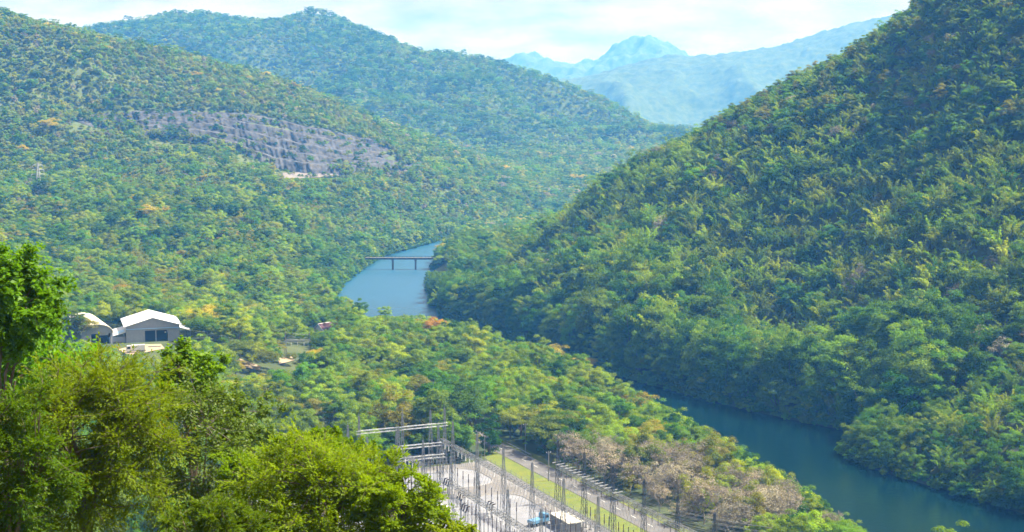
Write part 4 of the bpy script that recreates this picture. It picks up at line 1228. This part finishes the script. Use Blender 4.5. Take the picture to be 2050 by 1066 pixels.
M['pier'] = mat('stained_concrete', (.17, .15, .14), .9, noise=.35, scale=.5)
bridge()

# ------------------------------------------------------------------ transmission pylon on the left slope
M['bright_steel'] = mat('bright_steel', (.38, .39, .39), .5, .1)
def pylon(px, py, D, h, label):
    P = pt(px, py, D); zz = float(gz(P[0], P[1]))
    o = empty('transmission_tower', (P[0], P[1], zz - 1), R(25), label, 'pylon')
    b = MB(); lv = [(0, 3.2), (.3, 2.1), (.6, 1.1), (.8, .7), (1.0, .25)]
    for (t0, w0), (t1, w1) in zip(lv[:-1], lv[1:]):
        n = 3 if t1 < .7 else 2
        for i in range(n):
            ta, tb = t0 + (t1 - t0) * i / n, t0 + (t1 - t0) * (i + 1) / n
            wa, wb = w0 + (w1 - w0) * i / n, w0 + (w1 - w0) * (i + 1) / n
            A = [(sx * wa, sy * wa, h * ta) for sx, sy in ((-1, -1), (1, -1), (1, 1), (-1, 1))]; B = [(sx * wb, sy * wb, h * tb) for sx, sy in ((-1, -1), (1, -1), (1, 1), (-1, 1))]
            for j in range(4):
                b.bar(A[j], B[j], .5); b.bar(A[j], B[(j + 1) % 4], .2, k=3); b.bar(A[(j + 1) % 4], B[j], .2, k=3); b.bar(B[j], B[(j + 1) % 4], .2, k=3)
    b.build('lattice_body', M['bright_steel'], o)
    for t, L_ in ((.64, 5.4), (.78, 4.6), (.92, 3.8)):
        b = MB()
        for sg in (-1, 1):
            b.bar((0, 0, h * t), (sg * L_, 0, h * t + .3), .28, .2); b.bar((0, 0, h * (t + .05)), (sg * L_, 0, h * t + .3), .2)
        b.build('crossarm', M['bright_steel'], o)
        for sg in (-1, 1):
            b = MB(); insulator(b, (sg * L_, 0, h * t + .2), (sg * L_, 0, h * t - 1.9), .18, 5); b.build('insulator_string', M['porcelain'], o)
pylon(77, 372, 1160, 27, 'pale lattice power pylon rising from the woods on the left slope')
# pale rocks on the shore at the right
gr = np.random.default_rng(90)
for (x, y, r, lab) in ((163.5, 447, 1.9, 'pale sunlit boulder at the foot of the dark trees on the right shore'),):
    bm_ = MB(); n, m_ = 8, 6; v = []
    for i in range(m_ + 1):
        for j in range(n):
            th = math.pi * i / m_; ph = 2 * math.pi * j / n; k = r * (1 + gr.normal() * .12)
            v.append((k * math.sin(th) * math.cos(ph) * 1.2, k * math.sin(th) * math.sin(ph), k * math.cos(th) * .8))
    bm_.poly(v, [(i * n + j, i * n + (j + 1) % n, (i + 1) * n + (j + 1) % n, (i + 1) * n + j) for i in range(m_) for j in range(n)])
    o = bm_.build('boulder', mat('pale_stone', (.5, .45, .42), .9, noise=.3, scale=.8), None, (x, y, float(gz(x, y)) + r * .5)); tag(o, lab, 'rock')

# ------------------------------------------------------------------ single plants and the woods behind them
KNAME = {'bamboo': 'bamboo_clump', 'bare': 'bare_tree', 'draped': 'vine_draped_tree'}
def kname(k, t):
    if t in ('yellow', 'orange'): return 'flowering_tree'
    return KNAME.get(k, 'broadleaf_tree')
SHAPE = {'wispy': 'thin wispy', 'round': 'round', 'spread': 'spreading', 'tall': 'tall', 'small': 'bushy'}
TONE = {'dark': 'dark green', 'mid': 'mid green', 'light': 'yellow-green', 'olive': 'olive', 'yellow': 'golden yellow', 'orange': 'rusty orange', 'dryslope': 'dry olive', 'brown': 'dry brown'}
def place_words(x, y, z):
    s, t = yard_st(x, y); px, py = project(np.array([x, y, z + 5])); d = river_dist(np.array([x]), np.array([y]))[0]
    if left_of(x, y):
        if t > 36 and s > -60:
            if t < 52: return 'beside the switchyard road' if s < 0 else 'beside the near end of the road'
            return 'between road and lower river' if d > 22 else 'at the lower river, near bank'
        if y < 520 and x > -120:
            return 'behind the dark roadside group' if px > 1010 else 'straight behind the gantries' if px > 800 else 'left behind the gantries' if px > 640 else 'left of the switchyard'
        if y < 860 and x > -90: return ('upper river tongue' if py < 720 else 'middle of the river tongue') if px > 850 else 'below the river pool'
        if y < 720 and x < -120: return 'near the two white warehouses' if px < 400 else 'right of the warehouses'
        if y < 900: return 'between warehouses and river' if px < 560 else 'around the maroon-roofed house'
        if d < 40: return 'on the left bank by the bridge'
        return 'above the warehouses' if px < 400 else 'above the maroon-roofed house' 
    lat = 'over the bridge' if px < 1000 else 'over the river pool' if px < 1160 else 'right of the pool' if px < 1320 else 'over the hidden reach' if px < 1480 else 'over the lower river' if px < 1680 else 'over the wooded point' if px < 1870 else 'at the right edge'
    if x > 108 and y < 520: return 'on the wooded point'
    if d < 24: return 'far shore ' + lat
    return ('low slope ' if z < 45 else 'mid slope ' if z < 80 else 'upper slope ' if z < 115 else 'hilltop ') + lat

def add_plant(kind, tone, x, y, z, sc, rz, label, group, name=None, sz=None, tilt=(0, 0)):
    nm = name or kname(kind, tone)
    crown, trunk = VAR[kind, tone][:2]
    o = bpy.data.objects.new(nm, None); COL.objects.link(o)
    o.location = (x, y, z); o.rotation_euler = (tilt[0], tilt[1], rz); o.scale = (sc, sc, sz or sc)
    tag(o, label, 'bamboo' if kind == 'bamboo' else 'tree', group)
    if kind == 'bamboo': parts = (('foliage', crown), ('culms', trunk))
    elif kind == 'bare': parts = (('branches', trunk), ('dry_leaves', crown))
    else: parts = (('crown', crown), ('trunk', trunk))
    for n, me in parts: link(n, me, o)
    return o

gi = np.random.default_rng(55)
# keep the buildings, the water and the clearings in sight: lower or drop plants standing in front of them
SIGHT = [(64, 92, 340, 392, 1150), (122, 225, 628, 684, 590), (222, 368, 624, 692, 600), (252, 325, 690, 712, 590), (618, 658, 628, 664, 722), (568, 622, 676, 706, 648), (480, 518, 741, 750, 570), (560, 586, 733, 744, 600),
         (735, 872, 560, 636, 900), (570, 822, 338, 356, 1385), (735, 895, 508, 545, 1120), (150, 300, 226, 260, 1368), (300, 480, 226, 288, 1370), (480, 560, 230, 325, 1380), (555, 830, 262, 350, 1400)]
LINE = ([1285, 1300, 1440, 1600, 1750, 1900], [770, 796, 866, 966, 1068, 1200])
def trim(pl):
    out = []
    for p in pl:
        H, Rr = (VAR[p[3], p[4]][2:4] if (p[3], p[4]) in VAR else (9, 3))
        x, y, z, sc = p[0], p[1], p[2], p[5]
        bx, by = project(np.array([x, y, z])); tx, ty = project(np.array([x, y, z + H * sc])); r = Rr * sc * F / y * .85
        need = 1e9
        for x0, x1, y0, y1, D in SIGHT:
            if y < D and bx + r > x0 and bx - r < x1 and ty < y1 and by > y0: need = min(need, (by - y1) / max(by - ty, 1e-3))
        if left_of(x, y) and y < 650 and 1250 < bx + r < 1900:
            ly = np.interp(bx + r * .5, *LINE)
            if ty < ly: need = min(need, (by - ly) / max(by - ty, 1e-3))
        if need < 1e8:
            k = sc * max(need, 0)
            if k < .15: continue
            p = p[:5] + (k,)
        out.append(p)
    return out
Pl = trim(Pl) + BENCH
LIMIT = {'broadleaf_tree': 292, 'bamboo_clump': 300, 'vine_draped_tree': 150, 'bare_tree': 70, 'flowering_tree': 40}
byk = {}
for i, p in enumerate(Pl):
    H = VAR[p[3], p[4]][2] if (p[3], p[4]) in VAR else 8
    px, py = project(np.array([p[0], p[1], p[2] + H * .6]))
    if (p[3], p[4]) in VAR and -10 < px < 2060 and py < 1075:
        byk.setdefault(kname(p[3], p[4]), []).append((-H * p[5] / p[1], i))
single = set()
for k, l in byk.items():
    l.sort()
    single |= {i for _, i in l[:LIMIT[k]]}
recs = {}
for i in sorted(single):
    x, y, z, kind, tone, sc = Pl[i]
    w = place_words(x, y, z)
    if kind == 'bamboo': lab = ['yellow-green', 'pale yellow-green', 'fresh green'][tone] + ' bamboo clump, ' + w
    elif kind == 'bare': lab = 'nearly leafless pale brown tree ' + w
    elif kind == 'draped': lab = TONE[tone] + ' creeper-clad tree, ' + w
    else: lab = '%s %s tree, %s' % (TONE[tone], SHAPE[kind], w)
    recs.setdefault(lab, []).append(i)
for lab in sorted(recs):
    l = sorted(recs[lab], key=lambda i: Pl[i][0] / Pl[i][1]); n = len(l)
    if n > 12:                                                     # too many alike: the larger ones by size first
        med = sorted(Pl[i][5] for i in l)[n // 2]
        halves = [('big ', [i for i in l if Pl[i][5] >= med]), ('lesser ', [i for i in l if Pl[i][5] < med])]
    else: halves = [('', l)]
    for pre, h in halves:
        m_ = len(h)
        for q, i in enumerate(h):
            x, y, z, kind, tone, sc = Pl[i]
            L_ = pre + lab
            if 1 < m_ <= 20: L_ += ', ' + ('leftmost' if q == 0 else 'rightmost' if q == m_ - 1 else ORD[q] + ' from left')
            add_plant(kind, tone, x, y, z - .2, sc, gi.uniform(0, 6.28), L_, (pre + lab).replace(' tree', ' trees').replace(' clump', ' clumps'), sz=sc * gi.uniform(.85, 1.15))

def woods(name, label, plants, far):
    """the rest of the woods: one object whose points each carry one plant"""
    keys = sorted({(p[3], p[4]) for p in plants}, key=str)
    src = []
    for k in keys:
        me = (FAR.get(k) if far else None) or (VAR[k][0] if k in VAR else FAR.get(k))
        o = bpy.data.objects.new('tree' if k[0] != 'bamboo' else 'bamboo', me)      # the plant each point carries
        src.append(o)
    n = len(plants)
    me = bpy.data.meshes.new(name)
    me.vertices.add(n)
    me.vertices.foreach_set('co', np.array([[p[0], p[1], p[2] - .2] for p in plants], np.float32).ravel())
    gg = np.random.default_rng(n)
    a = me.attributes.new('variant', 'INT', 'POINT'); a.data.foreach_set('value', np.array([keys.index((p[3], p[4])) for p in plants], np.int32))
    a = me.attributes.new('turn', 'FLOAT', 'POINT'); a.data.foreach_set('value', gg.uniform(0, 6.28, n).astype(np.float32))
    a = me.attributes.new('size', 'FLOAT', 'POINT'); a.data.foreach_set('value', np.array([p[5] for p in plants], np.float32))
    o = link(name, me); tag(o, label, None, None, 'stuff')
    ng = bpy.data.node_groups.new('woods', 'GeometryNodeTree')
    ng.interface.new_socket('Geometry', in_out='INPUT', socket_type='NodeSocketGeometry')
    ng.interface.new_socket('Geometry', in_out='OUTPUT', socket_type='NodeSocketGeometry')
    N = ng.nodes.new; L = ng.links.new
    gin = N('NodeGroupInput'); gout = N('NodeGroupOutput'); jn = N('GeometryNodeJoinGeometry')
    av = N('GeometryNodeInputNamedAttribute'); av.data_type = 'INT'; av.inputs['Name'].default_value = 'variant'
    at = N('GeometryNodeInputNamedAttribute'); at.data_type = 'FLOAT'; at.inputs['Name'].default_value = 'turn'
    asz = N('GeometryNodeInputNamedAttribute'); asz.data_type = 'FLOAT'; asz.inputs['Name'].default_value = 'size'
    cx = N('ShaderNodeCombineXYZ'); L(at.outputs['Attribute'], cx.inputs['Z'])
    e2r = N('FunctionNodeEulerToRotation'); L(cx.outputs[0], e2r.inputs[0])
    m2p = N('GeometryNodeMeshToPoints'); L(gin.outputs[0], m2p.inputs['Mesh'])
    for i, so in enumerate(src):
        oi = N('GeometryNodeObjectInfo'); oi.inputs['Object'].default_value = so; oi.inputs['As Instance'].default_value = True
        eq = N('FunctionNodeCompare'); eq.data_type = 'INT'; eq.operation = 'EQUAL'
        L(av.outputs['Attribute'], eq.inputs[2]); eq.inputs[3].default_value = i
        ip = N('GeometryNodeInstanceOnPoints')
        L(m2p.outputs[0], ip.inputs['Points']); L(eq.outputs[0], ip.inputs['Selection']); L(oi.outputs['Geometry'], ip.inputs['Instance'])
        L(e2r.outputs[0], ip.inputs['Rotation']); L(asz.outputs['Attribute'], ip.inputs['Scale'])
        L(ip.outputs[0], jn.inputs[0])
    L(jn.outputs[0], gout.inputs[0])
    md = o.modifiers.new('woods', 'NODES'); md.node_group = ng
    return o

# trees that stand out one by one
g0 = np.random.default_rng(9)
for px, py, kind, tone, sc, lab in [
    (1105, 748, 'spread', 'yellow', 1.15, 'golden yellow tree on the river edge of the tongue of land, the larger of two'),
    (1168, 758, 'spread', 'yellow', .85, 'golden yellow tree on the river edge of the tongue of land, the smaller of two'),
    (868, 690, 'spread', 'orange', 1.0, 'rusty orange tree just below the water of the river bend'),
    (835, 686, 'spread', 'yellow', .9, 'yellow-flecked tree beside the rusty one below the river bend'),
    (642, 742, 'spread', 'yellow', .75, 'flat golden tree to the right of the small steel frame'),
    (472, 760, 'spread', 'yellow', .6, 'small golden tree by the sandy clearing'),
    (412, 672, 'spread', 'yellow', 1.1, 'golden olive tree to the right of the gabled warehouse'),
    (325, 622, 'spread', 'yellow', .95, 'golden olive tree behind the gabled warehouse roof'),
    (245, 618, 'spread', 'orange', 1.05, 'rusty tree behind the barrel-roofed warehouse'),
    (368, 540, 'spread', 'yellow', 1.0, 'yellow tree on the slope above the warehouses, nearest the middle'),
    (352, 566, 'spread', 'yellow', .8, 'small yellow tree just below another yellow one above the warehouses'),
    (292, 455, 'spread', 'yellow', 1.3, 'broad yellow tree half way up the left woods'),
    (330, 447, 'spread', 'yellow', 1.0, 'narrow yellow tree beside the broad one in the left woods'),
    (455, 500, 'spread', 'orange', 1.1, 'orange-tinged tree left of the two dark columnar trees'),
    (265, 420, 'spread', 'yellow', .9, 'small yellow tree on the left slope below the quarry track'),
    (102, 276, 'spread', 'yellow', 1.4, 'bright yellow tree high on the left hill below the quarry end'),
    (160, 496, 'spread', 'orange', .8, 'small rusty tree at the far left above the leafy foreground tree'),
    (445, 580, 'spread', 'yellow', .8, 'pale yellow tree in the woods between warehouses and bridge'),
    (545, 606, 'spread', 'orange', .8, 'orange-brown tree in the woods left of the maroon roof'),
    (1280, 850, 'spread', 'yellow', 1.0, 'golden tree above the bare trees near the lower river'),
    (1622, 150, 'spread', 'orange', .8, 'orange tree on the skyline ridge of the steep hill'),
    (880, 850, 'spread', 'yellow', .7, 'yellow-topped tree in the woods behind the gantries')]:
    h = hit(px, py)
    if h: add_plant(kind, tone, h[0], h[1], h[2] + .4, sc * 1.12, g0.uniform(0, 6.28), lab, 'yellow and rusty trees scattered through the woods')
me_, c_ = crown_mesh('crown', np.random.default_rng(71), T['dark'], 13, 1.7, .6, nclump=40, nleaf=60, ls=.45, low=-.9, flat=1.3)
VAR['column', 'dark'] = (me_, trunk_mesh('trunk', np.random.default_rng(72), M['bark'], 13, 2, c_, .2, 3), 13, 1.7)
for px, py, sc, lab in ((516, 490, 1.0, 'dark columnar tree on the left bank, the shorter of the pair'), (540, 489, 1.15, 'dark columnar tree on the left bank, the taller of the pair')):
    h = hit(px, py); add_plant('column', 'dark', h[0], h[1], h[2], sc, 0, lab, 'pair of dark columnar trees', name='columnar_tree')
for px, py, kind, tone, sc, lab in ((722, 655, 'tall', 'dark', 1.0, 'dark upright tree standing against the river pool, the left one'), (772, 662, 'tall', 'mid', .95, 'upright tree standing against the river pool, the right one'), (700, 640, 'draped', 'dark', .7, 'dark creeper-clad tree at the left end of the river pool'), (845, 668, 'round', 'mid', .75, 'small round tree before the pool, next to the rusty tree')):
    h = hit(px, py); add_plant(kind, tone, h[0], h[1], h[2] - .2, sc, g0.uniform(0, 6), lab, 'trees standing against the river pool')
# the tall dark group behind the switchyard
for s_, t_, kind, tone, sc, lab in ((-72, 17, 'tall', 'dark', 1.5, 'tall dark tree beside the street lamp, next to the road'), (-69, 7, 'tall', 'mid', 1.5, 'tall green tree behind the far gantry, second from the road'),
        (-76, -3, 'round', 'olive', 1.6, 'tall olive tree behind the middle of the far gantry'), (-84, 12, 'tall', 'dark', 1.6, 'dark tree rising behind the group at the far end of the switchyard'),
        (-66, 24.5, 'draped', 'dark', .95, 'dark bushy tree overhanging the left edge of the road'), (-82, 26, 'tall', 'dark', 1.25, 'dark tree where the road disappears into the woods')):
    P = yard(s_, t_); add_plant(kind, tone, P[0], P[1], float(gz(P[0], P[1])) - .2, sc, g0.uniform(0, 6), lab, 'tall trees closing the far end of the switchyard')
for s_, t_, tone, sc, lab in ((-60, 43, 'dark', .9, 'dark tree behind the guardrail'), (-45, 42.5, 'dark', .8, 'dark tree throwing shade over the road'), (-32, 43.5, 'mid', .85, 'green tree on the shaded shoulder right of the road'), (-18, 44.5, 'dark', .7, 'low dark tree at the start of the bare trees')):
    P = yard(s_, t_); add_plant('draped', tone, P[0], P[1], float(gz(P[0], P[1])) - .2, sc, g0.uniform(0, 6), lab, 'dark trees along the river side of the road')
# thin trees standing clear on the skyline of the steep hill
def spindly(seed):
    g = np.random.default_rng(seed); me, c = crown_mesh('crown', g, T['dark'], 12, 2.2, 7.5, nclump=9, nleaf=60, ls=.42, flat=.6)
    return me, trunk_mesh('trunk', g, M['bark'], 12, 7.5, c, .17, 6), 12, 2.2
for i, (px, py, sc, lab) in enumerate(((1405, 268, 1.0, 'thin bare-stemmed tree lowest on the skyline of the steep hill'), (1418, 262, 1.05, 'thin tuft-topped tree next to the lowest one on the skyline'), (1457, 235, .9, 'thin tree with a small round top alone on the skyline'),
        (1480, 222, .95, 'thin tree with a ragged double top on the skyline'), (1525, 200, .8, 'thin skyline tree left of the orange one'), (1300, 322, .8, 'thin tree leaning out where the steep hill begins'), (1690, 110, .9, 'thin skyline tree above the orange one'))):
    VAR['spindly', i] = spindly(80 + i)
    P = pt(px, py, 840)
    for D in np.arange(700, 1200, 2.0):
        Q = pt(px, py, D)
        if float(gz(Q[0], Q[1])) > Q[2] - 1.5: P = Q; break
    add_plant('spindly', i, P[0], P[1], float(gz(P[0], P[1])) - .3, sc * 1.35, 0, lab, 'thin trees on the skyline of the steep hill', name='slender_tree')

# shrubs leaning out over the water
me_, _ = crown_mesh('crown', np.random.default_rng(73), T['mid'], 4.2, 3.0, -.8, nclump=26, nleaf=46, ls=.5, low=-.35)
VAR['bush', 'mid'] = (me_, None, 4.2, 3.0)
me_, _ = crown_mesh('crown', np.random.default_rng(74), T['dark'], 4.6, 3.0, -.8, nclump=26, nleaf=46, ls=.5, low=-.35)
VAR['bush', 'dark'] = (me_, None, 4.6, 3.0)
sh = []
for poly in (Lc, Rc):
    P = np.array(poly); d = np.r_[0, np.cumsum(np.hypot(*np.diff(P, axis=0).T))]
    for t in np.arange(0, d[-1], 1.9):
        x = np.interp(t, d, P[:, 0]) + g0.normal() * 1.5; y = np.interp(t, d, P[:, 1]) + g0.normal() * 1.5
        zz = max(float(gz(x, y)), 0.0)
        k = choose(g0, {('bush', 'mid'): 1, ('bush', 'dark'): 1.2})
        sh.append((x, y, zz, k[0], k[1], g0.uniform(.6, 1.25)))
woods('shrubbery', 'dark shrubs leaning out over the water along both banks', trim(sh), False)
rest = {}
for i, p in enumerate(Pl):
    if i in single: continue
    if left_of(p[0], p[1]):
        k = ('tongue' if p[1] < 900 else 'left' if p[1] < 1180 else 'hill' if p[1] < 1700 else 'valley')
    else: k = 'right' if p[1] < 1150 else 'valley'
    if p[1] > 2000: k = 'valley'
    rest.setdefault(k, []).append(p)
WL = {'tongue': 'mixed green woods filling the tongue inside the river bend', 'left': 'dense green woods on the lower left slope', 'hill': 'thin dry forest covering the quarry hill',
      'right': 'bamboo and broadleaf forest covering the steep hill', 'valley': 'hazy forest on the valley floor beyond the bend'}
for k, pl in rest.items(): woods('forest', WL[k], pl, k in ('hill', 'valley'))

# mountain forest
gm = np.random.default_rng(77)
mxx, myy = jgrid(-1600, 900, 2100, 3600, 10.5, gm)
mzz = mz(mxx, myy)
ok = inframe(mxx, myy, mzz, 160) & (mzz > 10)
mxx, myy, mzz = mxx[ok], myy[ok], mzz[ok]
def all_h(x, y): return np.maximum(np.where(y < 2490, gz(x, np.minimum(y, 2490)), -9), np.where(y > 2060, mz(x, np.maximum(y, 2060)), -9))
ok = ~hidden(mxx, myy, mzz, 12, all_h, slack=2.0) & (mzz > np.where(myy < 2490, gz(mxx, np.minimum(myy, 2490)), -9) - 3)
mxx, myy, mzz = mxx[ok], myy[ok], mzz[ok]
mo = {('round', 'mid'): 2, ('round', 'dark'): 1.3, ('round', 'dryslope'): 1.2, ('small', 'light'): .6, ('tall', 'dark'): .5, ('small', 'olive'): .6}
mp = []
for x, y, z in zip(mxx, myy, mzz):
    c = float(fbm(np.array([x / 130]), np.array([y / 130]), 3, 35)[0])
    k, t = choose(gm, {('round', 'mid'): 2 - 3 * c, ('round', 'dark'): 1.2 - 4 * c, ('small', 'dryslope'): .5 + 2 * c, ('small', 'light'): .3 + 2 * c, ('small', 'mid'): 1.2, ('tall', 'dark'): .4 - c, ('wispy', 'olive'): .4}); mp.append((x, y, z, k, t, gm.uniform(.7, 1.45)))
woods('forest', 'blue-green forest covering the mountain behind the bend', mp, True)
print('single plants', len(single), 'woods', {k: len(v) for k, v in rest.items()}, 'mountain', len(mp))

# ------------------------------------------------------------------ trees on the slope right in front of the viewpoint
T['fg_broad'] = leaf_mat('fresh_broad_leaves', (.080, .200, .005), (.170, .300, .007), .5, .015, .1, .01)
T['fg_feather'] = leaf_mat('feathery_leaves', (.062, .138, .004), (.155, .225, .006), .5, .015, .1, .008)
T['fg_lime'] = leaf_mat('lime_feathery_leaves', (.100, .195, .004), (.205, .270, .006), .54, .015, .1, .008)
T['fg_dry'] = leaf_mat('sparse_dry_leaves', (.060, .120, .008), (.150, .195, .025), .45, .02, .1, .015)
T['fg_yellow'] = leaf_mat('yellow_turning_leaves', (.45, .30, .01), (.62, .42, .02), .4, .01, .05, .03)
FG = 1.6
def front_tree(name, label, px, py, rx, ry, D, tone, style, nclump, ntwig, nleaf, ll, lw, seed, trunk_r=.16, depth=None, cat='tree', bark='bark', shell=.22, extra=None):
    g = np.random.default_rng(seed); nclump = int(nclump * FG)
    c = np.array(pt(px, py, D)); Rx = rx / F * D; Rz = ry / F * D; Ry = depth or Rx * .8
    z0 = float(gz(c[0], c[1])) - .3
    o = empty(name, (c[0], c[1], z0), 0, label, cat)
    cl = np.array([0, 0, c[2] - z0])
    # clump centres through the crown, denser to the outside, a few shoots beyond it
    d = rdir(g, nclump); rr = g.uniform(shell, 1.0, nclump) ** .7
    out = g.random(nclump) < .2; rr = np.where(out, rr * g.uniform(1.0, 1.34, nclump), rr)
    C = cl + d * rr[:, None] * np.array([Rx, Ry, Rz])
    # trunk and boughs
    tb = MB()
    fork = cl * np.array([1, 1, .62]) if cl[2] > 2 else cl * .5
    sw = g.normal(size=2) * Rx * .08
    tb.tube([(0, 0, -.5), (sw[0], sw[1], fork[2] * .5), tuple(fork)], [trunk_r * 1.2, trunk_r, trunk_r * .8], 7)
    heads = []
    for i in range(7):
        h = C[g.integers(0, nclump)] * .55 + cl * .45
        m_ = (fork + h) / 2 + g.normal(size=3) * Rx * .07
        tb.tube([tuple(fork), tuple(m_), tuple(h)], [trunk_r * .6, trunk_r * .42, trunk_r * .28], 5); heads.append(h); heads.append(m_)
    heads = np.array(heads)
    for q in C:
        h = heads[np.argmin(((heads - q) ** 2).sum(1) + g.random(len(heads)) * .3)]
        m_ = (h + q) / 2 + g.normal(size=3) * Rx * .05
        tb.tube([tuple(h), tuple(m_), tuple(q)], [trunk_r * .2, trunk_r * .13, trunk_r * .06], 4)
    # twigs
    nt_ = nclump * ntwig; ci = np.repeat(np.arange(nclump), ntwig)
    cr = (Rx * Ry * Rz) ** (1 / 3) * .30
    td = unit(rdir(g, nt_) * 1.0 + unit(C[ci] - cl) * .55 + np.array([0, 0, .15]))
    tl = cr * g.uniform(.6, 1.35, nt_)
    A = C[ci]; B = A + td * tl[:, None]; B[:, 2] -= tl * .14
    for i in range(0, nt_, 2): tb.bar(A[i], B[i], trunk_r * .075, trunk_r * .03, 3)
    tb.build('trunk', M[bark], o)
    # leaves
    k = nt_ * nleaf; ti = np.repeat(np.arange(nt_), nleaf)
    u = g.random(k) ** .8
    P = A[ti] + (B - A)[ti] * u[:, None]
    tdir = unit(B - A)[ti]
    side = unit(np.cross(tdir, np.array([0, 0, 1.0]) + rdir(g, nt_)[ti] * .25)) * np.where(g.random(k) < .5, -1, 1)[:, None]
    if style == 'feather':                                         # leaflets in flat two-sided rows along each twig
        reach = g.random(k) ** .7 * cr * .42 * (1.1 - u * .6)
        P = P + side * reach[:, None] + rdir(g, k) * .035; P[:, 2] -= reach * .35
        U = tdir * .8 + side * .5 + rdir(g, k) * .35; Nn = unit(np.array([0, 0, 1.0]) + rdir(g, k) * .5)
    else:
        P = P + rdir(g, k) * cr * .22
        U = tdir * .5 + side * .8 + rdir(g, k) * .5 - np.array([0, 0, .35]); Nn = unit(np.array([0, 0, .8]) + rdir(g, k) * .75)
    s = g.uniform(.65, 1.25, k)
    me = new_mesh('crown', leaf_quads(P, U, Nn, ll * 1.2 * s, lw * 1.2 * s), quads(k), T[tone]); link('crown', me, o)
    if extra:
        t2, n2, cxy = extra
        q = np.array(cxy) + cl; kk = n2
        P2 = q + g.normal(size=(kk, 3)) * np.array([Rx * .30, Ry * .15, Rz * .12])
        link('turning_leaves', new_mesh('turning_leaves', leaf_quads(P2, rdir(g, kk) - np.array([0, 0, .5]), unit(rdir(g, kk) + np.array([0, 0, .6])), ll * 1.6 * g.uniform(.7, 1.2, kk), lw * 1.7), quads(kk), T[t2]), o)
    return o
front_tree('leafy_tree', 'bright green broad-leaved tree at the left edge, above the others', 0, 600, 122, 105, 52, 'fg_broad', 'broad', 80, 12, 17, .17, .10, 1, .14)
front_tree('leafy_tree', 'broad-leaved tree at the left edge below the bright crown', 20, 760, 150, 110, 55, 'fg_broad', 'broad', 60, 11, 16, .17, .10, 2, .14)
front_tree('feathery_tree', 'large dark feathery tree in the left corner with a visible trunk', 172, 885, 185, 185, 40, 'fg_feather', 'feather', 125, 12, 30, .085, .042, 3, .17)
front_tree('feathery_tree', 'dark feathery tree cut off by the left edge of the picture', 10, 950, 140, 170, 37, 'fg_feather', 'feather', 70, 11, 28, .085, .042, 4, .13)
front_tree('leafy_tree', 'small fresh green tree in front of the warehouse forecourt', 385, 765, 75, 85, 60, 'fg_broad', 'broad', 44, 11, 16, .17, .10, 5, .10)
front_tree('scrub_tree', 'sparse dry scrubby tree with pale twigs and some yellow leaves', 400, 940, 105, 190, 47, 'fg_dry', 'broad', 75, 10, 13, .11, .06, 6, .10, bark='pale_bark', extra=('fg_yellow', 90, (-1.1, -.5, 1.1)))
front_tree('scrub_tree', 'thin olive scrub tree between the dry one and the lime ones', 495, 850, 75, 90, 58, 'fg_dry', 'broad', 42, 10, 12, .13, .075, 7, .10, bark='pale_bark')
front_tree('feathery_tree', 'wide yellow-green feathery tree at the bottom centre', 640, 1010, 190, 130, 42, 'fg_lime', 'feather', 110, 12, 30, .085, .042, 8, .15)
front_tree('feathery_tree', 'small bright lime tuft rising behind the wide feathery tree', 655, 905, 95, 40, 47, 'fg_lime', 'broad', 36, 11, 20, .12, .07, 9, .09)
front_tree('feathery_tree', 'yellow-green feathery tree in front of the gantries', 800, 1030, 105, 95, 41, 'fg_lime', 'feather', 70, 12, 28, .085, .042, 10, .11)
front_tree('feathery_tree', 'low feathery sapling at the bottom beside the gantries', 900, 1075, 65, 32, 40, 'fg_lime', 'broad', 26, 10, 16, .09, .05, 11, .07)
front_tree('feathery_tree', 'olive feathery tree at the bottom between dry and lime ones', 430, 1080, 120, 80, 39, 'fg_feather', 'feather', 60, 11, 26, .085, .042, 12, .10)
front_tree('feathery_tree', 'small lime feathery tree with a ragged top, left of the wide one', 500, 955, 85, 60, 45, 'fg_lime', 'feather', 44, 11, 24, .085, .042, 13, .09)
front_tree('feathery_tree', 'ragged lime branch tips showing right of the bright tuft', 735, 950, 70, 45, 44, 'fg_lime', 'feather', 30, 11, 22, .085, .042, 14, .08)
# scrub covering the slope itself
gs = np.random.default_rng(200); sl = []
for _ in range(420):
    y = gs.uniform(56, 285); x = gs.uniform(-.42, .40) * y + gs.uniform(-12, 12)
    z = float(gz(x, y))
    top = CAMZ - .30 * y - z
    k = 'small'; H = 8
    sc = min(1.0, max(.2, (top - 1.5) / H)) * gs.uniform(.6, .95)
    s, t = yard_st(x, y)
    if s > 80 and -70 < t < 40 and y > 240: continue
    sl.append((x, y, z, k, gs.choice(['mid', 'olive', 'light']), sc))
woods('forest', 'scrub covering the slope below the viewpoint', sl, False)

# ------------------------------------------------------------------ the valley's haze
def haze():
    m = bpy.data.materials.new('haze'); m.use_nodes = True
    t = m.node_tree; t.nodes.clear()
    o = t.nodes.new('ShaderNodeOutputMaterial'); v = t.nodes.new('ShaderNodeVolumePrincipled')
    v.inputs['Color'].default_value = HAZE_COLOR
    v.inputs['Absorption Color'].default_value = (1, 1, 1, 1)
    v.inputs['Density'].default_value = HAZE_DENSITY
    v.inputs['Anisotropy'].default_value = 0.1
    t.links.new(v.outputs[0], o.inputs['Volume'])
    b = MB(); b.box((0, 4600, 322), (10400, 10400, 656))
    tag(b.build('haze', m), 'blue haze filling the valley', None, None, 'stuff')
haze()
